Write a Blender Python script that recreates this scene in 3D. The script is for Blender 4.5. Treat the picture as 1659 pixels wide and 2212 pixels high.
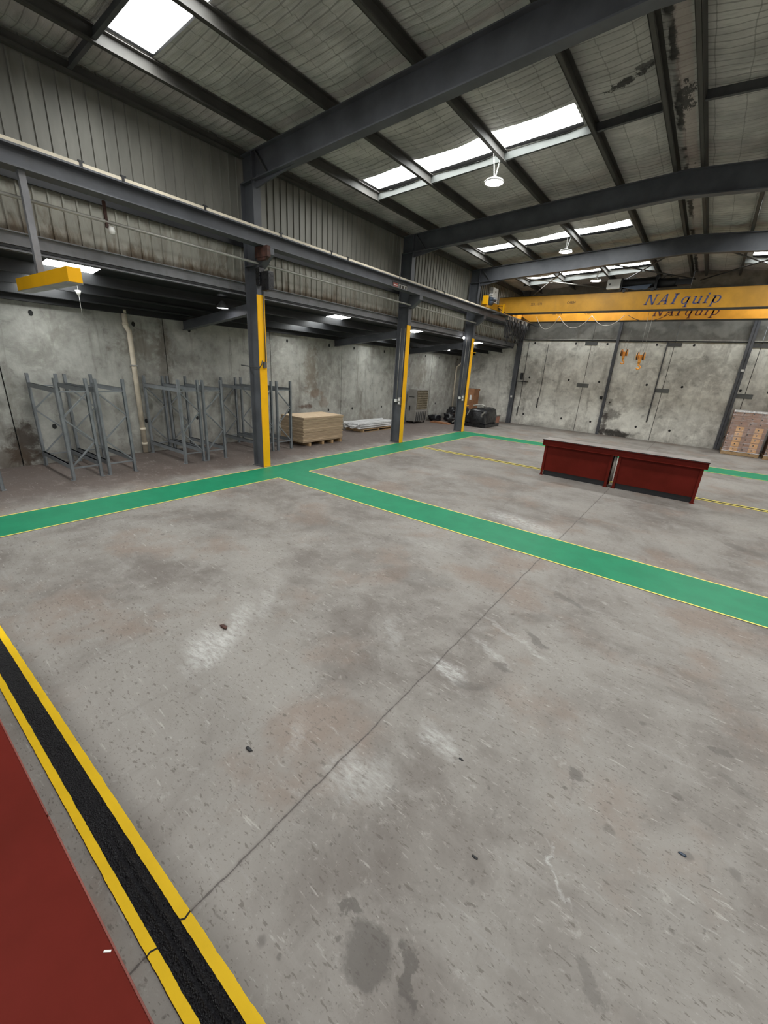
import bpy, bmesh, math, random
from mathutils import Vector, Matrix, noise
random.seed(7)
PI = math.pi
for o in list(bpy.data.objects): bpy.data.objects.remove(o)
scn = bpy.context.scene
COL = scn.collection

# ------------------------------------------------------------------ camera
H = 2.6
yaw, pitch, roll = -0.63313555, 0.34069474, -0.06063831
fw = Vector((math.sin(yaw)*math.cos(pitch), math.cos(yaw)*math.cos(pitch), -math.sin(pitch)))
rt = Vector((math.cos(yaw), -math.sin(yaw), 0))
dn = fw.cross(rt)
cr, sr = math.cos(roll), math.sin(roll)
r2 = cr*rt + sr*dn
d2 = -sr*rt + cr*dn
cam_d = bpy.data.cameras.new('camera'); cam = bpy.data.objects.new('camera', cam_d); COL.objects.link(cam)
M3 = Matrix((r2, -d2, -fw)).transposed()
cam.matrix_world = Matrix.Translation((0, 0, H)) @ M3.to_4x4()
cam_d.sensor_fit = 'HORIZONTAL'; cam_d.sensor_width = 36; cam_d.lens = 880.08/1659*36
cam_d.clip_start = 0.05; cam_d.clip_end = 200
scn.camera = cam

# ------------------------------------------------------------------ world, exposure, light levels
scn.view_settings.view_transform = 'Standard'; scn.view_settings.look = 'None'
scn.view_settings.gamma = 1; scn.view_settings.use_curve_mapping = False
scn.view_settings.exposure = 0.35
w = bpy.data.worlds.new('world'); scn.world = w; w.use_nodes = True
bg = w.node_tree.nodes['Background']; bg.inputs[0].default_value = (0.80, 0.9, 1.0, 1); bg.inputs[1].default_value = 1.0
SKY_E = 14.0       # main roof skylight sheets
LEAN_E = 11.0      # lean-to skylight sheets
LAMP_E = 105.0      # high bay lamps
FILL_W = 450.0     # unseen fill light added behind the camera
def area(name, loc, rot, sx, sy, power, col=(1, 1, 1)):
    l = bpy.data.lights.new(name, 'AREA'); l.shape = 'RECTANGLE'; l.size = sx; l.size_y = sy
    l.energy = power; l.color = col
    o = bpy.data.objects.new(name, l); COL.objects.link(o); o.location = loc; o.rotation_euler = rot
    return o
# added fill light, set in an invented opening of the front wall
area('front_fill', (-1.5, -9.9, 2.4), (PI/2, 0, PI), 6.0, 4.4, FILL_W, (1.0, 0.98, 0.95))

# ------------------------------------------------------------------ node helpers
class N:
    def __init__(s, name):
        s.m = bpy.data.materials.new(name); s.m.use_nodes = True
        s.t = s.m.node_tree; s.t.nodes.clear()
        s.out = s.t.nodes.new('ShaderNodeOutputMaterial')
        s.tc = None
    def n(s, typ, **kw):
        x = s.t.nodes.new(typ)
        for k, v in kw.items(): setattr(x, k, v)
        return x
    def l(s, a, b): s.t.links.new(a, b)
    def put(s, sock, v):
        if isinstance(v, (int, float)): 
            sock.default_value = v
        elif isinstance(v, (tuple, list)):
            sock.default_value = tuple(v) if len(v) != 3 or sock.type == 'VECTOR' else (*v, 1)
        else: s.l(v, sock)
    def P(s):
        if s.tc is None:
            g = s.n('ShaderNodeNewGeometry'); s.tc = g.outputs['Position']
        return s.tc
    def O(s):
        g = s.n('ShaderNodeTexCoord'); return g.outputs['Object']
    def math(s, op, a, b=0.0, c=None, clamp=False):
        x = s.n('ShaderNodeMath', operation=op, use_clamp=clamp)
        s.put(x.inputs[0], a); s.put(x.inputs[1], b)
        if c is not None: s.put(x.inputs[2], c)
        return x.outputs[0]
    def xyz(s, v=None):
        x = s.n('ShaderNodeSeparateXYZ'); s.l(v if v is not None else s.P(), x.inputs[0]); return x.outputs
    def comb(s, a, b, c):
        x = s.n('ShaderNodeCombineXYZ'); s.put(x.inputs[0], a); s.put(x.inputs[1], b); s.put(x.inputs[2], c); return x.outputs[0]
    def map(s, v, scale=(1, 1, 1), loc=(0, 0, 0), rot=(0, 0, 0)):
        x = s.n('ShaderNodeMapping'); s.l(v, x.inputs[0])
        x.inputs['Location'].default_value = loc; x.inputs['Rotation'].default_value = rot; x.inputs['Scale'].default_value = scale
        return x.outputs[0]
    def noise(s, v, scale=1.0, detail=4, rough=0.55, dist=0.0):
        x = s.n('ShaderNodeTexNoise'); s.l(v, x.inputs['Vector'])
        x.inputs['Scale'].default_value = scale; x.inputs['Detail'].default_value = detail
        x.inputs['Roughness'].default_value = rough; x.inputs['Distortion'].default_value = dist
        return x.outputs[0]
    def voro(s, v, scale=1.0, feature='F1', rnd=1.0):
        x = s.n('ShaderNodeTexVoronoi', feature=feature); s.l(v, x.inputs['Vector'])
        x.inputs['Scale'].default_value = scale; x.inputs['Randomness'].default_value = rnd
        return x.outputs
    def ramp(s, f, a, b):          # smooth 0..1 between a and b
        x = s.n('ShaderNodeMapRange', interpolation_type='SMOOTHSTEP')
        s.put(x.inputs[0], f); x.inputs[1].default_value = a; x.inputs[2].default_value = b
        return x.outputs[0]
    def mix(s, f, a, b, blend='MIX'):
        x = s.n('ShaderNodeMix', data_type='RGBA', blend_type=blend)
        s.put(x.inputs[0], f); s.put(x.inputs[6], a); s.put(x.inputs[7], b); return x.outputs[2]
    def bump(s, h, strength=0.3, dist=0.02):
        x = s.n('ShaderNodeBump'); s.l(h, x.inputs['Height'])
        x.inputs['Strength'].default_value = strength; x.inputs['Distance'].default_value = dist
        return x.outputs[0]
    def pbr(s, col, rough=0.6, metal=0.0, normal=None, **kw):
        b = s.n('ShaderNodeBsdfPrincipled')
        s.put(b.inputs['Base Color'], col); s.put(b.inputs['Roughness'], rough); s.put(b.inputs['Metallic'], metal)
        if normal is not None: s.l(normal, b.inputs['Normal'])
        for k, v in kw.items(): s.put(b.inputs[k.replace('_', ' ')], v)
        s.l(b.outputs[0], s.out.inputs[0]); return s.m

def simple(name, col, rough=0.6, metal=0.0, var=0.15, scale=3.0, dirt=None, bump=0.0, **kw):
    m = N(name); p = m.P()
    f = m.noise(p, scale, 5, 0.6)
    dark = tuple(c*(1-var*1.6) for c in col); lite = tuple(min(1, c*(1+var)) for c in col)
    c = m.mix(m.ramp(f, 0.3, 0.7), dark, lite)
    if dirt:
        g = m.noise(m.map(p, (1, 1, 0.35)), 5.0, 6, 0.7)
        c = m.mix(m.math('MULTIPLY', m.ramp(g, 0.55, 0.75), dirt[1]), c, dirt[0])
    nrm = m.bump(m.noise(p, 60, 3), bump, 0.01) if bump else None
    r = m.math('ADD', rough-0.08, m.math('MULTIPLY', f, 0.16))
    return m.pbr(c, r, metal, nrm, **kw)

def emis(name, col, st, var=0.0):
    m = N(name); e = m.n('ShaderNodeEmission'); e.inputs[0].default_value = (*col, 1); e.inputs[1].default_value = st
    m.l(e.outputs[0], m.out.inputs[0]); return m.m

# ------------------------------------------------------------------ materials
def floor_mat():
    m = N('concrete_floor'); p = m.P(); X, Y, Z = m.xyz()
    warp = m.noise(p, 2.2, 5, 0.6)
    big = m.noise(p, 0.55, 6, 0.62, 0.6)
    mid = m.noise(m.map(p, (1, 1, 1), (7, 3, 0)), 2.3, 7, 0.68, 0.4)
    fine = m.noise(p, 34, 5, 0.7)
    c = m.mix(m.ramp(big, 0.36, 0.64), (0.150, 0.130, 0.115), (0.275, 0.255, 0.232))
    c = m.mix(m.math('MULTIPLY', m.ramp(mid, 0.38, 0.7), 0.65), c, (0.30, 0.282, 0.26))
    # brown tint patches
    br = m.noise(m.map(p, (1, 1, 1), (31, 11, 0)), 0.8, 5, 0.6)
    c = m.mix(m.math('MULTIPLY', m.ramp(br, 0.50, 0.66), 0.6), c, (0.225, 0.165, 0.130))
    # brushed drag streaks running along the slab
    st = m.noise(m.map(p, (0.5, 7.0, 1), (0, 0, 0), (0, 0, 0.25)), 1.5, 6, 0.65, 0.3)
    c = m.mix(m.math('MULTIPLY', m.ramp(st, 0.55, 0.8), 0.28), c, (0.42, 0.41, 0.40))
    st2 = m.noise(m.map(p, (6.0, 0.6, 1), (5, 9, 0), (0, 0, 0.5)), 1.4, 6, 0.65, 0.3)
    c = m.mix(m.math('MULTIPLY', m.ramp(st2, 0.56, 0.8), 0.35), c, (0.13, 0.115, 0.105))
    # darker brown slab under the lean-to
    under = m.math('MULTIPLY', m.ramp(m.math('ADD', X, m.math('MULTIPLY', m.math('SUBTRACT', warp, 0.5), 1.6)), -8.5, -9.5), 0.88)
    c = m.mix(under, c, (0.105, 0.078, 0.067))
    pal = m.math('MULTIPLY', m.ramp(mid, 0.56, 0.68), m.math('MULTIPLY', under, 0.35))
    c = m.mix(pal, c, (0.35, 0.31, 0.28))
    # small dark spots
    for sc, th, a, off in ((3.2, 0.13, 0.55, 0), (7.5, 0.14, 0.6, 3), (16, 0.17, 0.55, 9), (36, 0.2, 0.5, 5)):
        vv = m.map(p, (1, 1, 1), (off, off*2, 0))
        wv = m.n('ShaderNodeVectorMath', operation='ADD'); m.l(vv, wv.inputs[0])
        nz = m.n('ShaderNodeTexNoise'); m.l(p, nz.inputs['Vector']); nz.inputs['Scale'].default_value = sc*2.2; nz.inputs['Detail'].default_value = 3
        sv = m.n('ShaderNodeVectorMath', operation='SCALE'); m.l(nz.outputs['Color'], sv.inputs[0]); sv.inputs[3].default_value = 0.35/sc
        m.l(sv.outputs[0], wv.inputs[1])
        d = m.voro(wv.outputs[0], sc)
        sel = m.ramp(m.xyz(d[1])[0], 0.62, 0.66)     # only some cells carry a spot
        f = m.math('MULTIPLY', m.ramp(d[0], th, th*0.45), sel)
        f = m.math('MULTIPLY', f, m.math('MULTIPLY', m.ramp(m.noise(vv, 0.5, 2), 0.3, 0.6), a))
        c = m.mix(f, c, (0.085, 0.072, 0.065))
    fl1 = m.noise(m.map(p, (1, 1.6, 1), (4, 4, 0), (0, 0, .5)), 7, 8, 0.78, 0.5)
    c = m.mix(m.math('MULTIPLY', m.ramp(fl1, 0.56, 0.68), 0.40), c, (0.44, 0.42, 0.385))
    c = m.mix(m.math('MULTIPLY', m.ramp(fl1, 0.42, 0.30), 0.5), c, (0.10, 0.086, 0.075))
    # short pale scratches in several directions
    for k, (ang, sc, th) in enumerate(((0.3, 4.0, 0.70), (1.25, 4.5, 0.71), (2.3, 5.0, 0.72), (2.8, 3.2, 0.715), (0.8, 9, 0.715), (1.9, 10, 0.72))):
        q = m.map(p, (1, 6, 1), (k*3.7, k*5.1, 0), (0, 0, ang))
        s_ = m.noise(q, sc, 3, 0.6)
        c = m.mix(m.math('MULTIPLY', m.ramp(s_, th-0.05, th+0.04), 0.45), c, (0.50, 0.48, 0.44))
    for k, (ang, sc, th) in enumerate(((0.1, 11, 0.66), (0.55, 17, 0.67), (1.3, 24, 0.68), (-0.3, 34, 0.68))):
        q = m.map(p, (1, 2.6, 1), (k*2.7+9, k*4.1, 0), (0, 0, ang))
        s_ = m.noise(q, sc, 3, 0.55)
        c = m.mix(m.math('MULTIPLY', m.ramp(s_, th-0.03, th+0.02), 0.6), c, (0.10, 0.083, 0.07))
    c = m.mix(m.math('MULTIPLY', m.ramp(fine, 0.6, 0.75), 0.42), c, (0.50, 0.47, 0.42))
    c = m.mix(m.math('MULTIPLY', m.ramp(fine, 0.42, 0.3), 0.35), c, (0.12, 0.105, 0.095))
    # individual marks: (x, y, long, wide, angle, amount, colour)
    WH = (0.62, 0.62, 0.60); DK = (0.075, 0.065, 0.058)
    marks = [(-3.17, 1.62, .34, .20, -.75, .75, WH), (-3.3, 2.05, .42, .13, -.85, .6, WH), (-3.42, 2.5, .4, .10, -.85, .4, WH),
             (-1.23, 1.55, .26, .2, .6, .6, WH), (-1.27, 2.9, .22, .10, -.2, .75, WH), (-0.95, 2.17, .2, .10, -.4, .6, WH),
             (-2.2, 7.35, .8, .32, -.2, .85, WH), (-1.78, 1.52, .22, .06, -.9, .4, WH), (-2.0, 3.0, .35, .08, -.9, .35, WH),
             (-1.1, 3.42, .25, .06, -.5, .5, WH), (-1.0, 3.8, .5, .04, -.35, .5, WH), (-2.9, 5.2, .6, .2, .2, .25, WH),
             (-5.5, 9.5, 1.0, .35, .1, .28, WH), (-2.5, 9.2, .9, .3, 0, .25, WH), (-0.02, 1.85, .17, .014, -1.0, .7, WH),
             (-0.62, .92, .13, .09, .4, .8, DK), (-0.44, .985, .12, .035, -.9, .85, DK), (-0.78, .985, .055, .03, .2, .75, DK), (-0.35, .9, .1, .05, .1, .35, DK),
             (-0.92, 3.25, .09, .06, .1, .6, DK), (-1.05, 2.84, .11, .06, .2, .5, DK), (-0.77, 3.89, .2, .055, -.5, .65, DK), (-0.76, 5.0, .24, .07, -.5, .55, DK),
             (-0.07, 2.54, .05, .035, -.3, .7, DK), (0.77, 3.49, .07, .04, 0, .6, DK), (0.21, 1.49, .09, .035, -.8, .45, DK), (-3.34, 1.88, .06, .015, -.5, .85, DK),
             (1.18, 8.89, .4, .12, -.6, .4, DK), (.86, 3.21, .12, .05, -.3, .35, DK), (-2.5, 4.2, .5, .25, .2, .28, DK), (-4.8, 4.6, .6, .4, 0, .28, DK), (-5.9, 3.6, .7, .3, .3, .22, DK)]
    nz = m.n('ShaderNodeTexNoise'); m.l(p, nz.inputs['Vector']); nz.inputs['Scale'].default_value = 5.0; nz.inputs['Detail'].default_value = 6; nz.inputs['Roughness'].default_value = 0.65
    nc = m.xyz(nz.outputs['Color'])
    WX = m.math('ADD', X, m.math('MULTIPLY', m.math('SUBTRACT', nc[0], 0.5), 0.30)); WY = m.math('ADD', Y, m.math('MULTIPLY', m.math('SUBTRACT', nc[1], 0.5), 0.30))
    dust = m.noise(m.map(p, (1, 3.2, 1), (2, 4, 0), (0, 0, -0.8)), 9, 6, 0.75)
    for (x, y, a, b, an, am, cc) in marks:
        dx = m.math('SUBTRACT', WX, x); dy = m.math('SUBTRACT', WY, y)
        ca, sa = math.cos(an), math.sin(an)
        u = m.math('MULTIPLY_ADD', dx, ca/a, m.math('MULTIPLY', dy, sa/a))
        v = m.math('MULTIPLY_ADD', dx, -sa/b, m.math('MULTIPLY', dy, ca/b))
        r = m.math('ADD', m.math('MULTIPLY', u, u), m.math('MULTIPLY', v, v))
        edge = mid if cc is WH else warp
        r = m.math('ADD', r, m.math('MULTIPLY', m.math('SUBTRACT', edge, 0.5), 2.2))
        if cc is WH:
            f = m.math('MULTIPLY', m.ramp(r, 1.7, -0.9), m.math('MULTIPLY', m.ramp(dust, 0.30, 0.68), am*1.15))
        else:
            f = m.math('MULTIPLY', m.ramp(r, 1.35, 0.5), am*0.8)
        c = m.mix(f, c, cc)
    # saw-cut joint running down the hall
    off = m.math('MULTIPLY', m.math('SUBTRACT', m.noise(m.comb(0.0, Y, 0.0), 3.0, 4, 0.6), 0.5), 0.05)
    dj = m.math('ABSOLUTE', m.math('ADD', m.math('ADD', X, 1.40), off))
    wj = m.math('MULTIPLY', m.math('SUBTRACT', m.noise(m.comb(0.0, Y, 0.0), 16.0, 5, 0.75), 0.30), 0.022)
    jf = m.math('LESS_THAN', dj, wj)
    soft = m.math('MULTIPLY', m.ramp(dj, 0.022, 0.0), 0.45)
    c = m.mix(soft, c, (0.14, 0.12, 0.11)); c = m.mix(m.math('MULTIPLY', jf, 0.75), c, (0.06, 0.05, 0.045))
    rough = m.math('ADD', 0.52, m.math('MULTIPLY', mid, 0.3))
    h = m.math('ADD', m.math('MULTIPLY', fine, 0.5), m.math('MULTIPLY', jf, -3.0))
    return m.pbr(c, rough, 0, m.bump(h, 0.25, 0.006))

def wall_mat(name, ax, tint=1.0):
    m = N(name); p = m.P(); X, Y, Z = m.xyz()
    U = Y if ax == 'Y' else X
    a = m.noise(p, 0.8, 6, 0.65, 0.5); b = m.noise(m.map(p, (1, 1, 1), (9, 4, 2)), 3.0, 7, 0.7, 0.3)
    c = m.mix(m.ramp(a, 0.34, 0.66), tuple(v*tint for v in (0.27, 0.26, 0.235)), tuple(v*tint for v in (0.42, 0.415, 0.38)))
    c = m.mix(m.math('MULTIPLY', m.ramp(b, 0.45, 0.7), 0.6), c, tuple(v*tint for v in (0.54, 0.535, 0.49)))
    c = m.mix(m.math('MULTIPLY', m.ramp(b, 0.46, 0.32), 0.45), c, (0.12, 0.115, 0.10))
    run = m.noise(m.map(p, (2.2, 2.2, 0.25)), 1.6, 5, 0.65, 0.4)      # vertical runs
    c = m.mix(m.math('MULTIPLY', m.ramp(run, 0.54, 0.74), 0.5), c, (0.13, 0.115, 0.095))
    foot = m.math('MULTIPLY', m.ramp(m.math('ADD', Z, m.math('MULTIPLY', b, 0.5)), 0.62, 0.25), 0.35)
    c = m.mix(foot, c, (0.17, 0.155, 0.135))
    if ax == 'Y':
        spots = [(11.35, 1.5, .5, .16, (0.19, 0.10, 0.05), .5), (10.9, 1.02, .35, .1, (0.10, 0.05, 0.03), .8), (11.9, 1.15, .3, .2, (0.22, 0.12, 0.06), .3),
                 (11.2, 2.3, .35, .9, (0.16, 0.11, 0.07), .5), (2.45, .45, .33, .55, (0.05, 0.035, 0.025), .9), (2.0, .2, .8, .3, (0.08, 0.05, 0.03), .6),
                 (5.3, 2.75, .8, .4, (0.17, 0.14, 0.11), .5), (5.8, 2.2, .2, 1.2, (0.12, 0.10, 0.08), .5), (14.6, .5, .6, .3, (0.2, 0.15, 0.11), .35), (18.6, 2.5, .9, .8, (0.2, 0.16, 0.12), .35)]
    else:
        spots = [(-3.55, 1.0, .45, .32, (0.05, 0.042, 0.035), .6), (-3.3, .12, .85, .22, (0.028, 0.024, 0.02), .95), (-3.8, .5, .16, .6, (0.05, 0.04, 0.035), .8),
                 (-8.2, 2.5, 1.0, 1.2, (0.2, 0.18, 0.15), .3), (-0.7, 3.2, 1.6, .6, (0.2, 0.19, 0.17), .3)]
        ring = m.n('ShaderNodeTexWave', wave_type='RINGS', rings_direction='SPHERICAL')
        m.l(m.map(p, (.55, 1, .7), (0.7, 0, 0.0)), ring.inputs[0]); ring.inputs['Scale'].default_value = 1.6
        ring.inputs['Distortion'].default_value = 5; ring.inputs['Detail'].default_value = 4
        c = m.mix(m.math('MULTIPLY', m.ramp(ring.outputs[1], 0.6, 1.0), 0.22), c, (0.52, 0.51, 0.47))
    for (u, z, su, sz, cc, am) in spots:
        du = m.math('MULTIPLY', m.math('SUBTRACT', U, u), 1/su); dz = m.math('MULTIPLY', m.math('SUBTRACT', Z, z), 1/sz)
        r = m.math('ADD', m.math('ADD', m.math('MULTIPLY', du, du), m.math('MULTIPLY', dz, dz)), m.math('MULTIPLY', m.math('SUBTRACT', b, 0.5), 4.5))
        c = m.mix(m.math('MULTIPLY', m.ramp(r, 1.3, 0.1), am), c, cc)
    pores = m.noise(p, 30, 4, 0.7)
    c = m.mix(m.math('MULTIPLY', m.ramp(pores, 0.36, 0.28), 0.5), c, (0.10, 0.09, 0.08))
    return m.pbr(c, 0.72, 0, m.bump(m.math('ADD', pores, m.math('MULTIPLY', b, 2.0)), 0.2, 0.01))

def cladding_mat(name, base, rust, lo=None):
    m = N(name); p = m.P(); X, Y, Z = m.xyz()
    a = m.noise(m.map(p, (1, 1, 0.25)), 2.5, 5, 0.6)
    c = m.mix(m.ramp(a, 0.3, 0.7), tuple(v*0.75 for v in base), base)
    if rust:
        n2 = m.noise(m.map(p, (1, 1.6, 0.5), (3, 1, 0)), 3.0, 6, 0.7, 0.6)
        c = m.mix(m.math('MULTIPLY', m.ramp(n2, 0.45, 0.7), rust), c, (0.15, 0.12, 0.085))
        e = m.ramp(m.math('ADD', Z, m.math('MULTIPLY', n2, -0.6)), 4.18, 3.92)
        c = m.mix(m.math('MULTIPLY', e, 0.85), c, (0.10, 0.065, 0.035))
    g = m.noise(p, 9, 4, 0.7)
    c = m.mix(m.math('MULTIPLY', m.ramp(g, 0.6, 0.8), 0.3), c, (0.1, 0.09, 0.075))
    return m.pbr(c, 0.55, 0.25)

def insulation_mat():
    m = N('foil_insulation'); p = m.P(); X, Y, Z = m.xyz()
    a = m.noise(p, 1.2, 5, 0.6)
    c = m.mix(m.ramp(a, 0.3, 0.7), (0.36, 0.350, 0.335), (0.60, 0.580, 0.550))
    def wire(u, per, wd):
        f = m.math('ABSOLUTE', m.math('SUBTRACT', m.math('FRACT', m.math('MULTIPLY', u, 1/per)), 0.5))
        return m.math('LESS_THAN', f, wd/per/2)
    wob = m.math('MULTIPLY', m.math('SUBTRACT', m.noise(p, 1.5, 2), 0.5), 0.10)
    wx = wire(m.math('ADD', X, wob), 0.45, 0.016); wy = wire(m.math('ADD', Y, wob), 0.15, 0.016)
    c = m.mix(m.math('MULTIPLY', wx, 0.45), c, (0.10, 0.095, 0.08)); c = m.mix(m.math('MULTIPLY', wy, 0.55), c, (0.12, 0.11, 0.1))
    cr = m.noise(m.map(p, (1.2, 9, 1)), 1.6, 4, 0.6)
    c = m.mix(m.math('MULTIPLY', m.ramp(cr, 0.55, 0.75), 0.35), c, (0.17, 0.16, 0.14))
    # dusty torn insulation along the ridge and one tear beside it
    t1 = m.noise(m.map(p, (1, .5, 1)), 6, 6, 0.75)
    rx = m.math('ABSOLUTE', m.math('ADD', X, 1.50))
    pk = m.math('MULTIPLY', m.ramp(m.math('ADD', rx, m.math('MULTIPLY', t1, .10)), .19, .14), .45)
    c = m.mix(pk, c, (.42, .30, .27))
    rl = m.math('ABSOLUTE', m.math('ADD', m.math('ADD', X, 1.62), m.math('MULTIPLY', m.math('SUBTRACT', t1, .5), .25)))
    c = m.mix(m.math('MULTIPLY', m.math('MULTIPLY', m.ramp(rl, .075, .03), m.ramp(m.noise(p, 1.3, 3), .38, .5)), .95), c, (.02, .018, .016))
    for (x, y, a, b, am) in ((-2.28, 8.95, .38, .10, .95), (-2.02, 8.75, .15, .10, .8), (-1.50, 9.9, .14, .55, .9), (-1.46, 13.5, .05, .9, .9)):
        u = m.math('MULTIPLY', m.math('SUBTRACT', X, x), 1/a); v = m.math('MULTIPLY', m.math('ADD', m.math('SUBTRACT', Y, y), m.math('MULTIPLY', m.math('SUBTRACT', X, x), .35)), 1/b)
        r = m.math('ADD', m.math('ADD', m.math('MULTIPLY', u, u), m.math('MULTIPLY', v, v)), m.math('MULTIPLY', m.math('SUBTRACT', t1, .5), 6))
        c = m.mix(m.math('MULTIPLY', m.ramp(r, .7, .4), am), c, (.015, .013, .012))
    return m.pbr(c, 0.55, 0.0, m.bump(cr, 0.5, 0.05))

def asphalt_mat():
    m = N('black_asphalt'); p = m.P()
    a = m.noise(p, 90, 4, 0.75); v = m.voro(p, 120)
    c = m.mix(m.ramp(a, 0.5, 0.8), (0.006, 0.006, 0.009), (0.030, 0.030, 0.036))
    sp = m.voro(p, 220); X, Y, Z = m.xyz()
    c = m.mix(m.math('MULTIPLY', m.math('MULTIPLY', m.ramp(sp[0], .28, .2), m.math('GREATER_THAN', m.xyz(sp[1])[0], .72)), m.ramp(m.noise(p, 14, 3), .42, .6)), c, (0.26, 0.27, 0.30))
    h = m.math('ADD', a, m.math('MULTIPLY', v[0], 0.8))
    return m.pbr(c, m.math('ADD', 0.16, m.math('MULTIPLY', m.noise(p, 60, 3), 0.4)), 0, m.bump(h, 1.0, 0.012))

def paint_mat(name, col, var=0.1, rough=0.5, wear=0.15):
    m = N(name); p = m.P()
    a = m.noise(p, 3, 5, 0.6); f = m.noise(p, 45, 4, 0.7)
    c = m.mix(m.ramp(a, 0.3, 0.7), tuple(v*(1-var) for v in col), tuple(v*(1+var) for v in col))
    c = m.mix(m.math('MULTIPLY', m.ramp(f, 0.66, 0.78), wear), c, (0.3, 0.28, 0.25))
    st = m.noise(m.map(p, (0.6, 5, 1)), 2, 4, 0.6)
    c = m.mix(m.math('MULTIPLY', m.ramp(st, 0.55, 0.8), wear*0.6), c, tuple(min(1, v*1.5+0.04) for v in col))
    return m.pbr(c, rough, 0, m.bump(f, 0.1, 0.004), Specular_IOR_Level=0.25)

def red_mat():
    m = N('red_oxide_primer'); p = m.P()
    a = m.noise(p, 1.4, 6, 0.65); s = m.noise(m.map(p, (0.5, 6, 1)), 2.0, 4, 0.6); d = m.noise(m.map(p, (1, 1, 1), (3, 8, 1)), 40, 3, 0.6)
    c = m.mix(m.ramp(a, 0.3, 0.7), (0.095, 0.0085, 0.004), (0.128, 0.012, 0.0072))
    c = m.mix(m.math('MULTIPLY', m.ramp(s, 0.5, 0.8), 0.25), c, (0.155, 0.022, 0.015))
    c = m.mix(m.math('MULTIPLY', m.ramp(d, 0.76, 0.82), 0.4), c, (0.5, 0.3, 0.25))
    return m.pbr(c, m.math('ADD', 0.42, m.math('MULTIPLY', s, 0.25)), 0, m.bump(m.noise(p, 8, 4), 0.04, 0.01), Specular_IOR_Level=0.12)

def wood_mat(name, a_, b_, layers=0.0):
    m = N(name); p = m.P(); X, Y, Z = m.xyz()
    n_ = m.noise(m.map(p, (4, 1.5, 14)), 2.5, 6, 0.7)
    c = m.mix(m.ramp(n_, 0.3, 0.7), a_, b_)
    if layers:
        k = m.math('MULTIPLY', Z, 1/layers)
        w_ = m.n('ShaderNodeTexWhiteNoise', noise_dimensions='1D'); m.l(m.math('FLOOR', k), w_.inputs[1])
        c = m.mix(m.math('MULTIPLY', w_.outputs[0], 0.45), c, (0.17, 0.12, 0.075))
        fr = m.math('FRACT', k)
        c = m.mix(m.math('MULTIPLY', m.math('LESS_THAN', fr, 0.14), 0.6), c, (0.07, 0.045, 0.025))
    return m.pbr(c, 0.75)

MAT = {}
MAT['floor'] = floor_mat()
MAT['wallL'] = wall_mat('concrete_wall_left', 'Y')
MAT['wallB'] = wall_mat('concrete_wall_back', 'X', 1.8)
MAT['wallBU'] = wall_mat('dark_upper_wall', 'X', 0.42)  # far wall mix, tinted darker above the concrete panels
MAT['clad_up'] = cladding_mat('weathered_cladding', (0.27, 0.26, 0.23), 0)
MAT['clad_low'] = cladding_mat('rust_stained_cladding', (0.40, 0.385, 0.335), 0.6)
MAT['foil'] = insulation_mat()
MAT['char'] = simple('charcoal_steel_paint', (0.090, 0.094, 0.106), 0.5, 0.0, 0.15, 2.0, ((0.1, 0.095, 0.09), 0.3))
MAT['chardull'] = simple('dusty_charcoal_steel', (0.075, 0.076, 0.078), 0.6, 0.0, 0.2, 2.0, ((0.11, 0.10, 0.09), 0.5))
MAT['purlin'] = simple('dusty_purlin_steel', (0.062, 0.058, 0.052), 0.65, 0.0, 0.15, 2.0, ((0.05, 0.045, 0.04), 0.5))
MAT['galv'] = simple('galvanised_steel', (0.42, 0.42, 0.41), 0.4, 0.5, 0.12, 4.0)
MAT['fascia'] = simple('grey_channel_paint', (0.20, 0.20, 0.215), 0.5, 0, 0.15, 2.0, ((0.09, 0.07, 0.05), 0.4))
MAT['rack'] = simple('blue_grey_rack_paint', (0.19, 0.203, 0.215), 0.45, 0.1, 0.12, 5.0)
MAT['palestrut'] = simple('dull_galvanised_strut', (0.075, 0.08, 0.075), 0.7, 0.0, 0.1, 3.0)
MAT['leandark'] = simple('shaded_dark_steel', (0.020, 0.021, 0.023), 0.6, 0.0, 0.2, 2.0)  # near-black colour carries the shade of the unlit lean-to roof
MAT['black'] = simple('black_steel', (0.012, 0.012, 0.014), 0.5)
MAT['darkgap'] = simple('dark_gap', (0.02, 0.02, 0.02), 0.9)
MAT['yellow'] = paint_mat('safety_yellow_paint', (0.92, 0.46, 0.008), 0.05, 0.4, 0.08)
MAT['crane'] = simple('crane_yellow_paint', (0.57, 0.28, 0.02), 0.42, 0, 0.12, 1.5, ((0.35, 0.2, 0.05), 0.35))
MAT['crane2'] = simple('crane_yellow_lamplit', (0.80, 0.37, 0.04), 0.42, 0, 0.10, 1.5, ((0.45, 0.25, 0.06), 0.3))  # brighter copy of the crane yellow, lamp light put into the colour
MAT['tape'] = paint_mat('yellow_line_paint', (0.98, 0.63, 0.012), 0.05, 0.5, 0.12)
MAT['tapepale'] = paint_mat('pale_yellow_line_paint', (0.85, 0.72, 0.16), 0.05, 0.5, 0.15)
MAT['green'] = paint_mat('green_walkway_paint', (0.014, 0.225, 0.110), 0.08, 0.5, 0.10)
MAT['asphalt'] = asphalt_mat()
MAT['red'] = red_mat()
MAT['benchtop'] = simple('pale_grey_plate', (0.33, 0.30, 0.285), 0.45, 0.0, 0.12, 3.0)  # pale grey bench top, unlike the red body
MAT['particle'] = wood_mat('particle_board', (0.45, 0.33, 0.21), (0.58, 0.44, 0.30), 0.045)
MAT['pallet'] = wood_mat('pallet_timber', (0.30, 0.19, 0.09), (0.45, 0.30, 0.16))
MAT['carton'] = simple('brown_cardboard', (0.46, 0.24, 0.11), 0.8, 0, 0.12, 5)
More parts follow.
